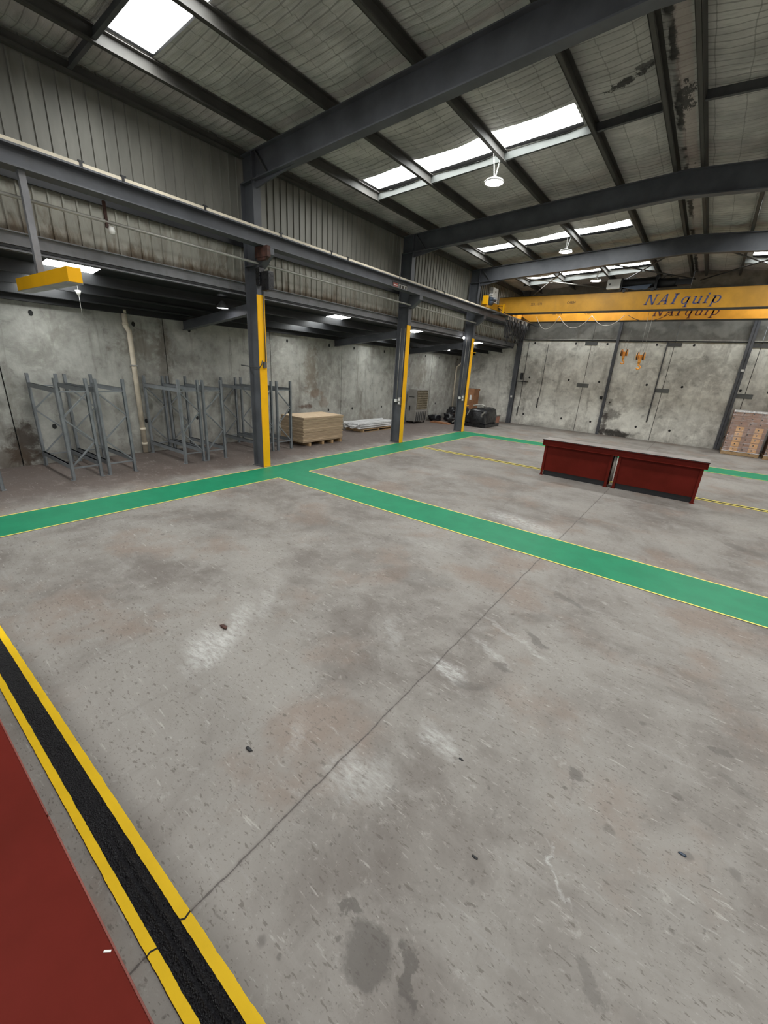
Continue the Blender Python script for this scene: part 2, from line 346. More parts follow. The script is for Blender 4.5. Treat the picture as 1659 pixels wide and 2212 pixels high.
MAT['plywood'] = simple('orange_plywood', (0.33, 0.155, 0.075), 0.7, 0, 0.2, 3)
MAT['white'] = simple('white_plastic', (0.78, 0.77, 0.74), 0.4, 0, 0.05)
MAT['greyplastic'] = simple('warm_grey_plastic', (0.25, 0.235, 0.215), 0.5, 0, 0.1)
MAT['grille'] = simple('beige_grille_plastic', (0.33, 0.28, 0.20), 0.5, 0, 0.1)
MAT['pipe'] = simple('cream_plastic_pipe', (0.72, 0.63, 0.50), 0.5, 0, 0.1, 3, ((0.2, 0.14, 0.1), 0.5))
MAT['conduit'] = simple('pale_conduit', (0.34, 0.33, 0.30), 0.4, 0.2, 0.1)
MAT['rail'] = simple('cream_conductor_rail', (0.62, 0.55, 0.43), 0.5, 0, 0.12, 2)
MAT['blackwrap'] = simple('black_plastic_wrap', (0.012, 0.012, 0.014), 0.28, 0, 0.3, 8, None, 0.4)
MAT['blue'] = simple('blue_lettering_paint', (0.055, 0.075, 0.22), 0.5)
MAT['maroon'] = simple('dark_lettering_paint', (0.10, 0.035, 0.05), 0.5)
MAT['ink'] = simple('black_marking_ink', (0.03, 0.02, 0.012), 0.6)
MAT['motor'] = simple('blue_grey_motor_paint', (0.045, 0.065, 0.10), 0.4, 0.1)
MAT['rust'] = simple('rusty_brown_steel', (0.07, 0.028, 0.02), 0.7, 0, 0.3, 10)
MAT['orange'] = simple('orange_hook_paint', (0.80, 0.33, 0.05), 0.4)
MAT['chain'] = simple('galvanised_chain', (0.6, 0.6, 0.58), 0.35, 0.6)
MAT['plate'] = simple('grey_weld_plate', (0.13, 0.135, 0.13), 0.6, 0, 0.15)
MAT['sky'] = emis('skylight_sheet', (0.97, 1.0, 0.99), SKY_E)
MAT['lsky'] = emis('lean_to_skylight_sheet', (0.97, 1.0, 0.98), LEAN_E)
MAT['lamp'] = emis('lamp_glow', (1.0, 0.96, 0.92), LAMP_E)
MAT['tube'] = emis('lamp_tube_glow', (1, 1, 1), 12.0)
def wrap_mat():
    m = N('clear_stretch_wrap'); p = m.P()
    g = m.n('ShaderNodeBsdfGlossy'); g.inputs['Roughness'].default_value = 0.18; g.inputs[0].default_value = (0.9, 0.9, 0.95, 1)
    h = m.noise(m.map(p, (1, 1, 9)), 3, 5, 0.65); m.l(m.bump(h, 0.8, 0.03), g.inputs['Normal'])
    t = m.n('ShaderNodeBsdfTransparent'); x = m.n('ShaderNodeMixShader')
    m.l(m.math('MULTIPLY_ADD', m.ramp(h, 0.45, 0.7), 0.35, 0.10), x.inputs[0]); m.l(t.outputs[0], x.inputs[1]); m.l(g.outputs[0], x.inputs[2])
    m.l(x.outputs[0], m.out.inputs[0]); return m.m
MAT['wrap'] = wrap_mat()

# ------------------------------------------------------------------ mesh helpers
class MB:
    def __init__(s): s.v = []; s.f = []; s.sm = []
    def add(s, vs, fs, smooth=False):
        b = len(s.v); s.v += [tuple(v) for v in vs]; s.f += [tuple(b+i for i in f) for f in fs]; s.sm += [smooth]*len(fs); return s
    def box(s, x0, x1, y0, y1, z0, z1):
        vs = [(x, y, z) for z in (z0, z1) for y in (y0, y1) for x in (x0, x1)]
        return s.add(vs, [(0, 2, 3, 1), (4, 5, 7, 6), (0, 1, 5, 4), (2, 6, 7, 3), (0, 4, 6, 2), (1, 3, 7, 5)])
    def bar(s, p0, p1, w, h, up=(0, 0, 1)):
        p0, p1 = Vector(p0), Vector(p1); d = (p1-p0).normalized(); up = Vector(up)
        if abs(d.dot(up)) > 0.98: up = Vector((0, 1, 0))
        sx = d.cross(up).normalized(); uz = sx.cross(d).normalized()
        vs = []
        for p in (p0, p1):
            for a, b in ((-1, -1), (1, -1), (1, 1), (-1, 1)): vs.append(p + sx*a*w/2 + uz*b*h/2)
        return s.add(vs, [(3, 2, 1, 0), (4, 5, 6, 7), (0, 1, 5, 4), (1, 2, 6, 5), (2, 3, 7, 6), (3, 0, 4, 7)])
    def tube(s, pts, r, seg=8, cap=True):
        pts = [Vector(p) for p in pts]; n = len(pts); rs = r if isinstance(r, (list, tuple)) else [r]*n
        prev = None; vs = []
        for i, p in enumerate(pts):
            d = (pts[min(i+1, n-1)] - pts[max(i-1, 0)]).normalized()
            if prev is None:
                a = Vector((0, 0, 1)) if abs(d.z) < 0.9 else Vector((1, 0, 0)); u = d.cross(a).normalized()
            else:
                u = (prev - d*prev.dot(d)).normalized()
            prev = u; v = d.cross(u)
            for k in range(seg):
                t = 2*PI*k/seg; vs.append(p + (u*math.cos(t)+v*math.sin(t))*rs[i])
        fs = [(i*seg+k, i*seg+(k+1) % seg, (i+1)*seg+(k+1) % seg, (i+1)*seg+k) for i in range(n-1) for k in range(seg)]
        s.add(vs, fs, True)
        if cap:
            b = len(s.v)-n*seg
            s.f += [tuple(b+k for k in reversed(range(seg))), tuple(b+(n-1)*seg+k for k in range(seg))]; s.sm += [False, False]
        return s
    def lathe(s, prof, c=(0, 0, 0), seg=20):
        vs = [(c[0]+r*math.cos(2*PI*k/seg), c[1]+r*math.sin(2*PI*k/seg), c[2]+z) for r, z in prof for k in range(seg)]
        fs = [(i*seg+k, i*seg+(k+1) % seg, (i+1)*seg+(k+1) % seg, (i+1)*seg+k) for i in range(len(prof)-1) for k in range(seg)]
        return s.add(vs, fs, True)
    def prism(s, poly, axis, a0, a1):        # 2-D polygon extruded along an axis ('x','y','z')
        def P(u, v, a): return {'x': (a, u, v), 'y': (u, a, v), 'z': (u, v, a)}[axis]
        n = len(poly); vs = [P(u, v, a0) for u, v in poly] + [P(u, v, a1) for u, v in poly]
        return s.add(vs, [tuple(range(n)), tuple(reversed(range(n, 2*n)))] + [(i, n+i, n+(i+1) % n, (i+1) % n) for i in range(n)])
    def mesh(s, name, mat):
        me = bpy.data.meshes.new(name); me.from_pydata(s.v, [], s.f)
        for p, sm in zip(me.polygons, s.sm): p.use_smooth = sm
        bm = bmesh.new(); bm.from_mesh(me); bmesh.ops.recalc_face_normals(bm, faces=bm.faces); bm.to_mesh(me); bm.free()
        me.materials.append(mat); me.update(); return me
    def build(s, name, mat, parent=None, bevel=0.0):
        o = bpy.data.objects.new(name, s.mesh(name, MAT[mat] if isinstance(mat, str) else mat)); COL.objects.link(o)
        if parent is not None:
            o.parent = parent; o.matrix_parent_inverse = Matrix.Translation(-Vector(parent.location))
        if bevel:
            b = o.modifiers.new('bevel', 'BEVEL'); b.width = bevel; b.segments = 2; b.limit_method = 'ANGLE'
        return o
def tag(o, label=None, cat=None, group=None, kind=None):
    if label: o['label'] = label
    if cat: o['category'] = cat
    if group: o['group'] = group
    if kind: o['kind'] = kind
    return o
def empty(name, loc, label=None, cat=None, group=None):
    o = bpy.data.objects.new(name, None); COL.objects.link(o); o.location = loc; o.empty_display_size = 0.2
    return tag(o, label, cat, group)
def copy_tree(o, dx=0, dy=0, dz=0, parent=None):
    c = o.copy(); COL.objects.link(c)
    if parent is None:
        c.location = (o.location.x+dx, o.location.y+dy, o.location.z+dz)
    else: c.parent = parent
    for ch in [q for q in bpy.data.objects if q.parent == o]: copy_tree(ch, parent=c)
    return c
def struct(o, label=None): return tag(o, label, None, None, 'structure')
def isect(mb, x0, x1, y0, y1, z0, z1, tf=0.016, tw=0.012, axis='z', flange='x'):
    """I-section running along axis; flanges are the two faces normal to `flange`."""
    if axis == 'z' and flange == 'x':
        mb.box(x0, x0+tf, y0, y1, z0, z1); mb.box(x1-tf, x1, y0, y1, z0, z1)
        ym = (y0+y1)/2; mb.box(x0+tf, x1-tf, ym-tw/2, ym+tw/2, z0, z1)
    return mb

RIDGE = -1.5
def zr(x):   # rafter top
    return 6.60 + 0.055*((x+8.7) if x < RIDGE else (2*RIDGE - x + 8.7))
def zc(x): return zr(x)+0.20
XL, XR = -9.1, 6.1
YB, YF = 23.5, -10.0

# ------------------------------------------------------------------ the setting
def grid_plane(x0, x1, y0, y1, z):
    mb = MB(); mb.add([(x0, y0, z), (x1, y0, z), (x1, y1, z), (x0, y1, z)], [(0, 1, 2, 3)]); return mb
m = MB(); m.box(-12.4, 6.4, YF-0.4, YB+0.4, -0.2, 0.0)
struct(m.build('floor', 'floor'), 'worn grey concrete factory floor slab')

# left concrete tilt panels, 3.5 m wide with dark joints
m = MB()
ys = [-8.17, -4.67, -1.17, 2.33, 5.85, 9.35, 12.85, 16.35, 19.85, YB]
ys = [YF]+ys
for a, b in zip(ys[:-1], ys[1:]): m.box(-12.2, -12.0, a+0.011, b-0.011, 0, 3.72)
wl = struct(m.build('wall_left', 'wallL'), 'stained grey concrete tilt panel wall of the lean-to')
m = MB(); m.box(-12.25, -12.03, YF, YB, 0, 3.72); m.build('joint_filler', 'darkgap', wl)
# back wall concrete
m = MB()
xs = [-12.2, -8.66, -5.15, -1.70, 1.27, 4.8, XR+0.2]
for a, b in zip(xs[:-1], xs[1:]): m.box(a+0.011, b-0.011, YB, YB+0.2, 0, 4.48)
wb = struct(m.build('wall_back', 'wallB'), 'grey concrete panel wall at the far end')
m = MB(); m.box(-12.2, XR, YB+0.03, YB+0.25, 0, 4.48); m.build('joint_filler', 'darkgap', wb)
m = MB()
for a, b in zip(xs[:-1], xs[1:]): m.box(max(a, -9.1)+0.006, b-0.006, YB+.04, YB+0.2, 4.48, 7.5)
struct(m.build('wall_back_upper', 'wallBU'), 'dark wall sheeting above the far concrete panels')
m = MB(); m.box(-8.6, XR, YB-0.05, YB+0.02, 4.40, 4.46); struct(m.build('trim_1', 'darkgap'), 'dark capping strip on the far concrete wall')
# right and front walls (behind and beside the viewer)
m = MB()
for k in range(9): m.box(XR, XR+0.2, YF+k*3.75+0.01, YF+(k+1)*3.75-0.01, 0, 7.5)
struct(m.build('wall_right', 'wallL'), 'grey concrete wall on the right')
m = MB(); m.box(-12.2, -4.6, YF-0.2, YF, 0, 7.3); m.box(1.6, XR+.2, YF-0.2, YF, 0, 7.3); m.box(-4.6, 1.6, YF-0.2, YF, 4.7, 7.3)  # opening in the front wall is added for the fill light
struct(m.build('wall_front', 'wallL'), 'front wall with an opening added for the fill light')

# ribbed cladding of the left side above the lean-to
def ribbed(y0, y1, z0, z1, name, mat, lab, step=0.195):
    prof = []; y = y0
    while y < y1-0.01:
        e = min(y+step, y1)
        prof += [(XL, y), (XL, y+step*0.80), (XL+0.028, y+step*0.84), (XL+0.028, min(e, y+step*0.96))]
        y += step
    poly = prof + [(XL-0.05, y1), (XL-0.05, y0)]
    mb = MB(); mb.prism([(a, b) for a, b in poly], 'z', z0, z1)
    return struct(mb.build(name, mat), lab)
ribbed(YF, YB, 4.93, 6.95, 'wall_left_upper', 'clad_up', 'grey ribbed metal cladding above the crane rail')
ribbed(YF, YB, 4.22, 4.93, 'wall_left_middle', 'clad_low', 'rust stained ribbed cladding between crane rail and fascia')

# ceiling: sagging foil insulation between purlins, open where the skylight sheets are
PX = [-9.09, -8.05, -6.45, -4.65, -2.90, -1.78, -1.22, -0.10, 1.65, 3.45, 5.05, 6.0]
SKY = [(-8.6, -7.8), (-2.8, -2.0), (3.45, 4.20), (9.06, 9.82), (15.5, 16.3), (20.7, 21.5)]
SX = [(-7.98, -3.08), (0.08, 4.98)]
def is_sky(x, y): return any(a <= y <= b for a, b in SKY) and any(a <= x <= b for a, b in SX)
def lin(a, b, n): return [a+(b-a)*i/n for i in range(n+1)]
gx = []
for a, b in zip(PX[:-1], PX[1:]):
    brk = sorted({a, b} | {q for s in SX for q in s if a < q < b})
    for u, v in zip(brk[:-1], brk[1:]): gx += lin(u, v, max(1, round((v-u)/0.14)))[:-1]
gx.append(PX[-1])
ybr = sorted({YF, YB} | {q for s in SKY for q in s}); gy = []
for a, b in zip(ybr[:-1], ybr[1:]): gy += lin(a, b, max(1, round((b-a)/0.045)))[:-1]
gy.append(YB)
def sag(x, y):
    for a, b in zip(PX[:-1], PX[1:]):
        if a <= x <= b:
            t = (x-a)/(b-a); e = math.sin(PI*t)**0.7
            rip = math.sin(2*PI*(y/0.145 + 0.35*noise.noise((x*0.8, y*0.5, 3))))*0.019*(0.5+0.9*abs(noise.noise((x*1.5, y*0.9, 1))))*(0.35+0.65*e)
            big = 0.05*noise.noise((x*0.9, y*1.1, 7.0))
            z = zc(x)+0.03 - 0.05*e + rip + big*e
            if any(abs(q-x) < 1e-6 for s in SX for q in s) or any(abs(q-y) < 1e-6 for s in SKY for q in s): z += 0.01*noise.noise((x*9, y*9, 0))
            return z
    return zc(x)
idx = {}; vs = []
for i, x in enumerate(gx):
    for j, y in enumerate(gy): vs.append((x, y, sag(x, y)))
nj = len(gy); fs = []
for i in range(len(gx)-1):
    for j in range(nj-1):
        if is_sky((gx[i]+gx[i+1])/2, (gy[j]+gy[j+1])/2): continue
        fs.append((i*nj+j, i*nj+j+1, (i+1)*nj+j+1, (i+1)*nj+j))
m = MB(); m.add(vs, fs, True)
ce = struct(m.build('ceiling', 'foil'), 'grey foil roof insulation with wire mesh')
m = MB()
for a, b in ((-9.3, RIDGE), (RIDGE, 6.3)):
    za, zb = zc(a)+0.14, zc(b)+0.14
    m.add([(a, YF, za), (b, YF, zb), (b, YB, zb), (a, YB, za), (a, YF, za+.04), (b, YF, zb+.04), (b, YB, zb+.04), (a, YB, za+.04)],
          [(0, 1, 2, 3), (4, 7, 6, 5), (0, 4, 5, 1), (3, 2, 6, 7), (0, 3, 7, 4), (1, 5, 6, 2)])
m.build('roof_sheeting', 'darkgap', ce)
k = 0
for (y0, y1) in SKY:
    for (x0, x1) in SX:
        k += 1; m = MB()
        za, zb = zc(x0)+0.09, zc(x1)+0.09
        m.add([(x0-.06, y0-.05, za), (x1+.06, y0-.05, zb), (x1+.06, y1+.05, zb), (x0-.06, y1+.05, za)], [(0, 1, 2, 3)])
        struct(m.build('window_%d' % k, 'sky'), 'bright translucent skylight sheet in the roof')

# lean-to roof
def zl(x): return 3.70 + 0.11*(x+12)      # underside of the lean-to sheeting
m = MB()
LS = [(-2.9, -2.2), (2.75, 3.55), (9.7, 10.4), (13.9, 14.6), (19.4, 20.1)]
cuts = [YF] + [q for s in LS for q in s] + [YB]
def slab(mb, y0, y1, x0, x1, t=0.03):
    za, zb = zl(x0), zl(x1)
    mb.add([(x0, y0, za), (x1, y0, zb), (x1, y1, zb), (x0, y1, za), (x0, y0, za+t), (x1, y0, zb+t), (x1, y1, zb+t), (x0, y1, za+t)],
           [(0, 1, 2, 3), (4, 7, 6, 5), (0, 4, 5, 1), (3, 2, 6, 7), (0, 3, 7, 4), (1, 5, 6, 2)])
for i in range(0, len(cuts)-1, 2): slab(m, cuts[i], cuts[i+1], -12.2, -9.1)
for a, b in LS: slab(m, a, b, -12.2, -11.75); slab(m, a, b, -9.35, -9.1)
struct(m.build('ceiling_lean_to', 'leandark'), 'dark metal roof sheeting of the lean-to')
for i, (a, b) in enumerate(LS):
    k += 1; m = MB(); slab(m, a, b, -11.75, -9.35, 0.01)
    struct(m.build('window_%d' % k, 'lsky'), 'bright translucent skylight sheet of the lean-to')

# ------------------------------------------------------------------ steel frame
CX0, CX1 = -8.99, -8.565
CY = [6.46, 12.46, 17.42]
def column(y, lab, conduits):
    e = empty('steel_column', (CX1, y, 0), lab, 'column', 'columns along the left crane rail')
    ztop = 6.1; hw = 0.095
    m = MB(); m.box(CX0, CX0+0.02, y-hw, y+hw, 0.0, ztop); m.box(CX0+0.02, CX1-0.022, y-0.008, y+0.008, 0.0, ztop)
    m.box(CX1-0.022, CX1-0.001, y-hw, y+hw, 3.98, ztop)
    m.box(CX0+.02, CX1-.022, y-hw, y+hw, 4.55, 4.57)
    m.build('shaft', 'char', e)
    m = MB(); m.box(CX1-0.024, CX1, y-hw-.004, y+hw+.004, 0.012, 3.98); m.build('yellow_flange', 'yellow', e)
    m = MB(); m.box(CX0-0.02, CX1+0.0, y-hw-0.03, y+hw+0.03, 0, 0.012)
    m.build('base_plate', 'chardull', e)
    m = MB(); m.prism([(CX1, 4.87), (CX1, 4.50), (CX1+0.08, 4.50), (CX1+0.40, 4.74), (CX1+0.40, 4.87)], 'y', y-0.09, y+0.09)
    m.build('rail_bracket', 'char', e)
    if conduits:
        for dx in (0.30, 0.13):
            m = MB(); m.tube([(CX1-dx, y-0.035, 1.5), (CX1-dx, y-0.035, 3.9)], 0.011, 6); m.build('conduit', 'conduit', e)
        m = MB(); m.box(CX1-0.36, CX1-0.25, y-0.09, y-0.02, 1.44, 1.54); m.build('switch_box', 'white', e, 0.004)
        m = MB(); m.box(CX1-0.19, CX1-0.08, y-0.11, y-0.02, 1.36, 1.62)
        f = m.build('power_outlet', 'greyplastic', e, 0.006)
        m = MB(); m.box(CX1-0.165, CX1-0.105, y-0.114, y-0.109, 1.50, 1.58); m.box(CX1-0.165, CX1-0.105, y-0.114, y-0.109, 1.39, 1.46); m.build('outlet_face', 'white', f)
    return e
c1 = column(CY[0], 'nearest charcoal steel column with a yellow face, standing where the green walkways meet', False)
c2 = column(CY[1], 'middle charcoal steel column with a yellow face, between steel bar pile and cooler', True)
c3 = column(CY[2], 'farthest charcoal column with a yellow face, at the far walkway corner', True)
# nearest column extras: hook rod, down conduit, limit boxes
m = MB(); m.tube([(-9.28, 6.34, 2.45), (-8.56, 6.34, 2.42), (-8.50, 6.36, 2.50), (-8.52, 6.40, 2.58)], 0.013, 7); m.build('hose_hook', 'chardull', c1)
m = MB(); m.tube([(-8.545, 6.51, 2.5), (-8.545, 6.51, 4.15)], 0.012, 6); m.box(-8.57, -8.52, 6.44, 6.52, 2.42, 2.56); m.build('down_conduit', 'chardull', c1)
m = MB(); m.tube([(-8.56, 17.36, 3.42), (-8.36, 17.36, 3.42)], 0.014, 6); m.build('yellow_hook', 'yellow', c3)
m = MB(); m.tube([(-8.56, 17.36, 1.18), (-8.38, 17.36, 1.20)], 0.014, 6); m.build('yellow_hook', 'yellow', c3)
m = MB(); m.box(-8.46, -8.04, 6.27, 6.355, 4.66, 4.865); m.prism([(-8.44, 4.66), (-8.06, 4.66), (-8.14, 4.61), (-8.38, 4.61)], 'y', 6.28, 6.35)
tag(m.build('cable_drum_box', 'rust'), 'rusty brown box under the crane rail at the nearest column', 'box')
m = MB(); m.box(-8.555, -8.42, 6.33, 6.48, 4.16, 4.50); m.box(-8.40, -8.14, 6.36, 6.50, 4.04, 4.42); m.box(-8.43, -8.39, 6.38, 6.46, 4.2, 4.3)
tag(m.build('limit_switch_box', 'blackwrap', None, 0.01), 'black electrical box on the nearest column above its yellow paint', 'box')

def rafter(y, lab):
    e = empty('roof_rafter', (-8.7, y, 6.1), lab, 'rafter', 'roof rafters')
    hw = 0.095
    m = MB()
    for a, b, s in ((-9.0, RIDGE, 0), (RIDGE, XR, 0)):
        za, zb = zr(a), zr(b); d = 0.50
        for z0, t in ((0, 0.02), (-d, 0.022)):
            m.add([(a, y-hw, za+z0-(t if z0 == 0 else 0)), (b, y-hw, zb+z0-(t if z0 == 0 else 0)), (b, y+hw, zb+z0-(t if z0 == 0 else 0)), (a, y+hw, za+z0-(t if z0 == 0 else 0)),
                   (a, y-hw, za+z0+(0 if z0 == 0 else t)), (b, y-hw, zb+z0+(0 if z0 == 0 else t)), (b, y+hw, zb+z0+(0 if z0 == 0 else t)), (a, y+hw, za+z0+(0 if z0 == 0 else t))],
                  [(0, 1, 2, 3), (4, 7, 6, 5), (0, 4, 5, 1), (3, 2, 6, 7), (0, 3, 7, 4), (1, 5, 6, 2)])
        m.add([(a, y-.006, za-d+.02), (b, y-.006, zb-d+.02), (b, y-.006, zb-.02), (a, y-.006, za-.02), (a, y+.006, za-d+.02), (b, y+.006, zb-d+.02), (b, y+.006, zb-.02), (a, y+.006, za-.02)],
              [(0, 1, 2, 3), (4, 7, 6, 5)])
    m.build('beam', 'char', e)
    m = MB(); m.bar((-8.50, y-0.05, zr(-8.5)-0.02), (-8.12, y-0.05, zr(-8.12)-0.48), 0.03, 0.07, (0, 1, 0)); m.build('stiffener', 'chardull', e)
    m = MB(); m.box(-8.60, -8.57, y-hw, y+hw, 6.05, zr(-8.6)-.02); m.build('end_plate', 'char', e)
    m = MB()
    m.prism([(-8.57, 6.12), (-7.3, 6.18), (-8.57, 5.98)], 'y', y-0.02, y+0.02)
    m.build('haunch', 'char', e)
    return e
rafter(CY[0], 'nearest dark roof rafter, crossing the top of the picture')
rafter(CY[1], 'second dark roof rafter, above the hall behind the first hanging lamp')
rafter(CY[2], 'third dark roof rafter, close above the yellow cranes')

def purlin(x, lab):
    z0 = zr(x); s = 1 if x < RIDGE else -1
    m = MB()
    m.box(x-0.006, x+0.006, YF, YB, z0, z0+0.20)
    m.box(min(x, x+s*0.07), max(x, x+s*0.07), YF, YB, z0, z0+0.008); m.box(min(x, x+s*0.07), max(x, x+s*0.07), YF, YB, z0+0.19, z0+0.2)
    m.box(x+s*0.07-0.004, x+s*0.07+0.004, YF, YB, z0, z0+0.022)
    return tag(m.build('roof_purlin', 'purlin'), lab, 'purlin', 'roof purlins')
labs = ['roof purlin nearest the left wall, at the low end of the skylights', 'second roof purlin from the left wall, crossing the skylights', 'third roof purlin from the left wall, carrying the hanging lamps',
        'roof purlin at the upper end of the left skylights', 'left purlin of the close pair at the roof ridge', 'right purlin of the close pair at the roof ridge',
        'first roof purlin to the right of the ridge pair', 'second roof purlin to the right of the ridge pair', 'roof purlin third to the right of the ridge', 'roof purlin fourth to the right of the ridge']
for x, lb in zip(PX[1:-1], labs):
    if x < 3: purlin(x, lb)
m = MB(); m.box(-9.035, -8.95, YF, YB, 6.56, 6.58); m.box(-9.035, -9.02, YF, YB, 6.58, 6.74); m.box(-8.96, -8.95, YF, YB, 6.58, 6.61)
tag(m.build('eave_beam', 'purlin'), 'dark eave beam running along the top of the left cladding', 'beam')
# struts across the purlins
def strut(y, x0, x1, mat, lab):
    m = MB()
    pts = [x0] + [RIDGE]*(x0 < RIDGE < x1) + [x1]
    for a, b in zip(pts[:-1], pts[1:]):
        m.bar((a, y, zc(a)-0.09), (b, y, zc(b)-0.09), 0.012, 0.15); m.bar((a, y-0.025, zc(a)-0.165), (b, y-0.025, zc(b)-0.165), 0.06, 0.01)
    return tag(m.build('roof_strut', mat), lab, 'strut', 'struts between purlins')
strut(9.86, -8.05, -2.9, 'palestrut', 'pale galvanised strut along the lower edge of the nearest complete skylight')
strut(9.86, -2.88, -1.78, 'chardull', 'short dark strut between skylight end and ridge purlins')
strut(9.86, -1.22, 1.65, 'chardull', 'dark strut to the right of the ridge, above the hall')
strut(3.42, -9.0, -6.45, 'chardull', 'dark strut beside the brightest skylight at top left')
strut(21.56, -8.3, -2.9, 'palestrut', 'pale strut along the farthest left skylight')
strut(21.56, -0.1, 3.4, 'palestrut', 'pale strut along the farthest right skylight')
for i, (xa, xb) in enumerate(((-8.6, -4.9), (-4.9, -1.6), (-1.4, 2.0))):
    for j, (a, b) in enumerate(((xa, xb), (xb, xa))):
        m = MB(); m.tube([(a, 17.55, zr(a)-0.12-0.05*j), (b, 23.4, zr(b)-0.12-0.05*j)], 0.025, 7)
        tag(m.build('bracing_rod', 'conduit' if i == 0 else 'chardull'), ['left', 'middle', 'right'][i] + ' crossed pair of roof bracing rods above the cranes, ' + ['falling', 'rising'][j] + ' rod', 'rod', 'roof bracing rods')

# crane runway on the left
RX = -8.30
e = empty('crane_runway_beam', (RX, 6.46, 4.66), 'long dark crane rail beam carried by the left columns', 'beam')
m = MB(); m.box(RX-0.14, RX+0.14, YF, 23.2, 5.115, 5.14); m.box(RX-0.14, RX+0.14, YF, 23.2, 4.87, 4.888); m.box(RX-0.008, RX+0.008, YF, 23.2, 4.888, 5.115)
m.build('beam', 'char', e)
m = MB(); m.box(RX-0.03, RX+0.03, YF, 23.2, 5.14, 5.18); m.build('rail', 'chardull', e)
m = MB(); m.box(RX+0.10, RX+0.135, YF, 23.2, 5.14, 5.185); m.build('conductor_rail', 'rail', e)
y = 1.0
for y in (3.05, 3.62, 5.0, 6.75, 8.3, 8.9, 11.2, 13.3, 13.9, 15.9):
    m = MB(); m.box(RX+0.09, RX+0.145, y-0.02, y+0.02, 5.13, 5.205); m.box(RX+0.11, RX+0.138, y-0.03, y+0.05, 5.19, 5.215); m.build('rail_clip', 'black', e)
# sign on the beam
s = empty('warning_sign', (RX+0.012, 11.4, 4.97), 'small warning sign plate on the crane rail beam at the middle column', 'sign')
m = MB(); m.box(RX+0.008, RX+0.014, 11.02, 11.84, 4.87, 5.05); m.build('plate', 'black', s)
m = MB(); m.box(RX+0.014, RX+0.017, 11.06, 11.30, 4.90, 5.02); m.build('red_panel', simple('sign_red', (0.30, 0.06, 0.04), 0.5), s)
m = MB(); m.box(RX+0.017, RX+0.019, 11.09, 11.27, 4.955, 4.975); m.build('white_stripe', 'white', s)
m = MB(); m.box(RX+0.014, RX+0.017, 11.34, 11.79, 4.90, 5.02); m.build('white_panel', 'conduit', s)
m = MB()
for yy in (11.37, 11.52, 11.67):
    m = MB(); m.box(RX+0.017, RX+0.019, yy, yy+0.09, 4.92, 5.0); m.build('dark_symbol', 'ink', s)

m = MB(); m.box(-9.045, -9.01, YF, YB, 4.935, 5.16)
tag(m.build('wall_girt', 'black'), 'black steel girt behind the crane rail', 'beam')
m = MB(); m.tube([(-8.50, YF, 4.585), (-8.50, 17.0, 4.585), (-8.50, 22.9, 4.585)], 0.025, 8)
tag(m.build('conduit_pipe', 'conduit'), 'long pale pipe running below the crane rail across the columns', 'pipe')
e = empty('fascia_beam', (-9.1, 6.46, 4.0), 'grey channel beam below the rust stained cladding', 'beam')
m = MB(); m.box(-9.12, -9.08, YF, YB, 4.06, 4.24); m.box(-9.12, -9.0, YF, YB, 4.225, 4.24)
m.build('channel', 'fascia', e)
m = MB(); m.box(-9.16, -9.12, YF, YB, 3.98, 4.10); m.box(-9.20, -9.09, YF, YB, 3.98, 3.995); m.build('lower_lip', 'fascia', e)
# lean-to framing
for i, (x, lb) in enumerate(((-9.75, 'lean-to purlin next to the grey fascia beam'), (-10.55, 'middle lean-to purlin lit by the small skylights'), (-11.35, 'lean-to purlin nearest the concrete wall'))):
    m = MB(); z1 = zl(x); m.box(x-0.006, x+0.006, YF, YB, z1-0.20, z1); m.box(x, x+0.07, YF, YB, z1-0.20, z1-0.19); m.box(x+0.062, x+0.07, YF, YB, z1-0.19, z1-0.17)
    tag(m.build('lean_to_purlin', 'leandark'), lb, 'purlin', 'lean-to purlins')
m = MB(); m.box(-12.0, -11.86, YF, YB, 3.48, 3.62); m.box(-12.0, -11.72, YF, YB, 3.60, 3.70)
tag(m.build('wall_plate_angle', 'black'), 'dark steel angle along the top of the lean-to wall', 'beam')
for y, lb in zip(CY, ('dark lean-to rafter from the nearest column to the wall', 'dark lean-to rafter behind the middle column', 'dark lean-to rafter behind the farthest column')):
    m = MB()
    z0, z1 = zl(-12)-0.52, zl(-9.0)-0.52
    m.bar((-11.99, y, z0+.19), (-9.03, y, z1+.19), 0.09, 0.22)
    m.bar((-11.99, y, z0+.08), (-9.03, y, z1+.08), 0.16, 0.016)
    tag(m.build('lean_to_rafter', 'char'), lb, 'rafter', 'lean-to rafters')

# ------------------------------------------------------------------ painted floor markings
def quad(mb, pts, z):
    mb.add([(x, y, z) for x, y in pts], [(0, 1, 2, 3)]); return mb
def strip(mb, p0, p1, wd, z, side=1):   # line of width wd to one side of p0-p1
    p0, p1 = Vector(p0), Vector(p1); n_ = Vector((-(p1-p0).y, (p1-p0).x)).normalized()*wd*side
    pts = [p0, p1, p1+n_, p0+n_]
    return quad(mb, [(p.x, p.y) for p in pts], z)
ox = lambda y: -8.50 - 0.011*(y-1.7)
ix = lambda y: -7.49 - 0.008*(y-1.0)
LW = 0.028
e = empty('painted_walkway', (-8, 3, 0), 'green painted walkway with yellow edges, running along the left columns', 'walkway')
m = MB(); quad(m, [(ox(-8), -8), (ix(-8), -8), (ix(16.76), 16.76), (ix(17.7), 17.66), (ox(17.7), 17.62)], .003) if False else None
m.add([(ox(-8), -8, .004), (ix(-8), -8, .004), (ix(16.77), 16.77, .004), (ix(17.64), 17.64, .004), (ox(17.64), 17.64, .004)], [(0, 1, 2, 3, 4)])
m.build('green_paint', 'green', e)
m = MB(); strip(m, (ox(-8), -8), (ox(17.64), 17.64), LW, .006, -1); m.build('yellow_edge', 'tapepale', e)
m = MB()
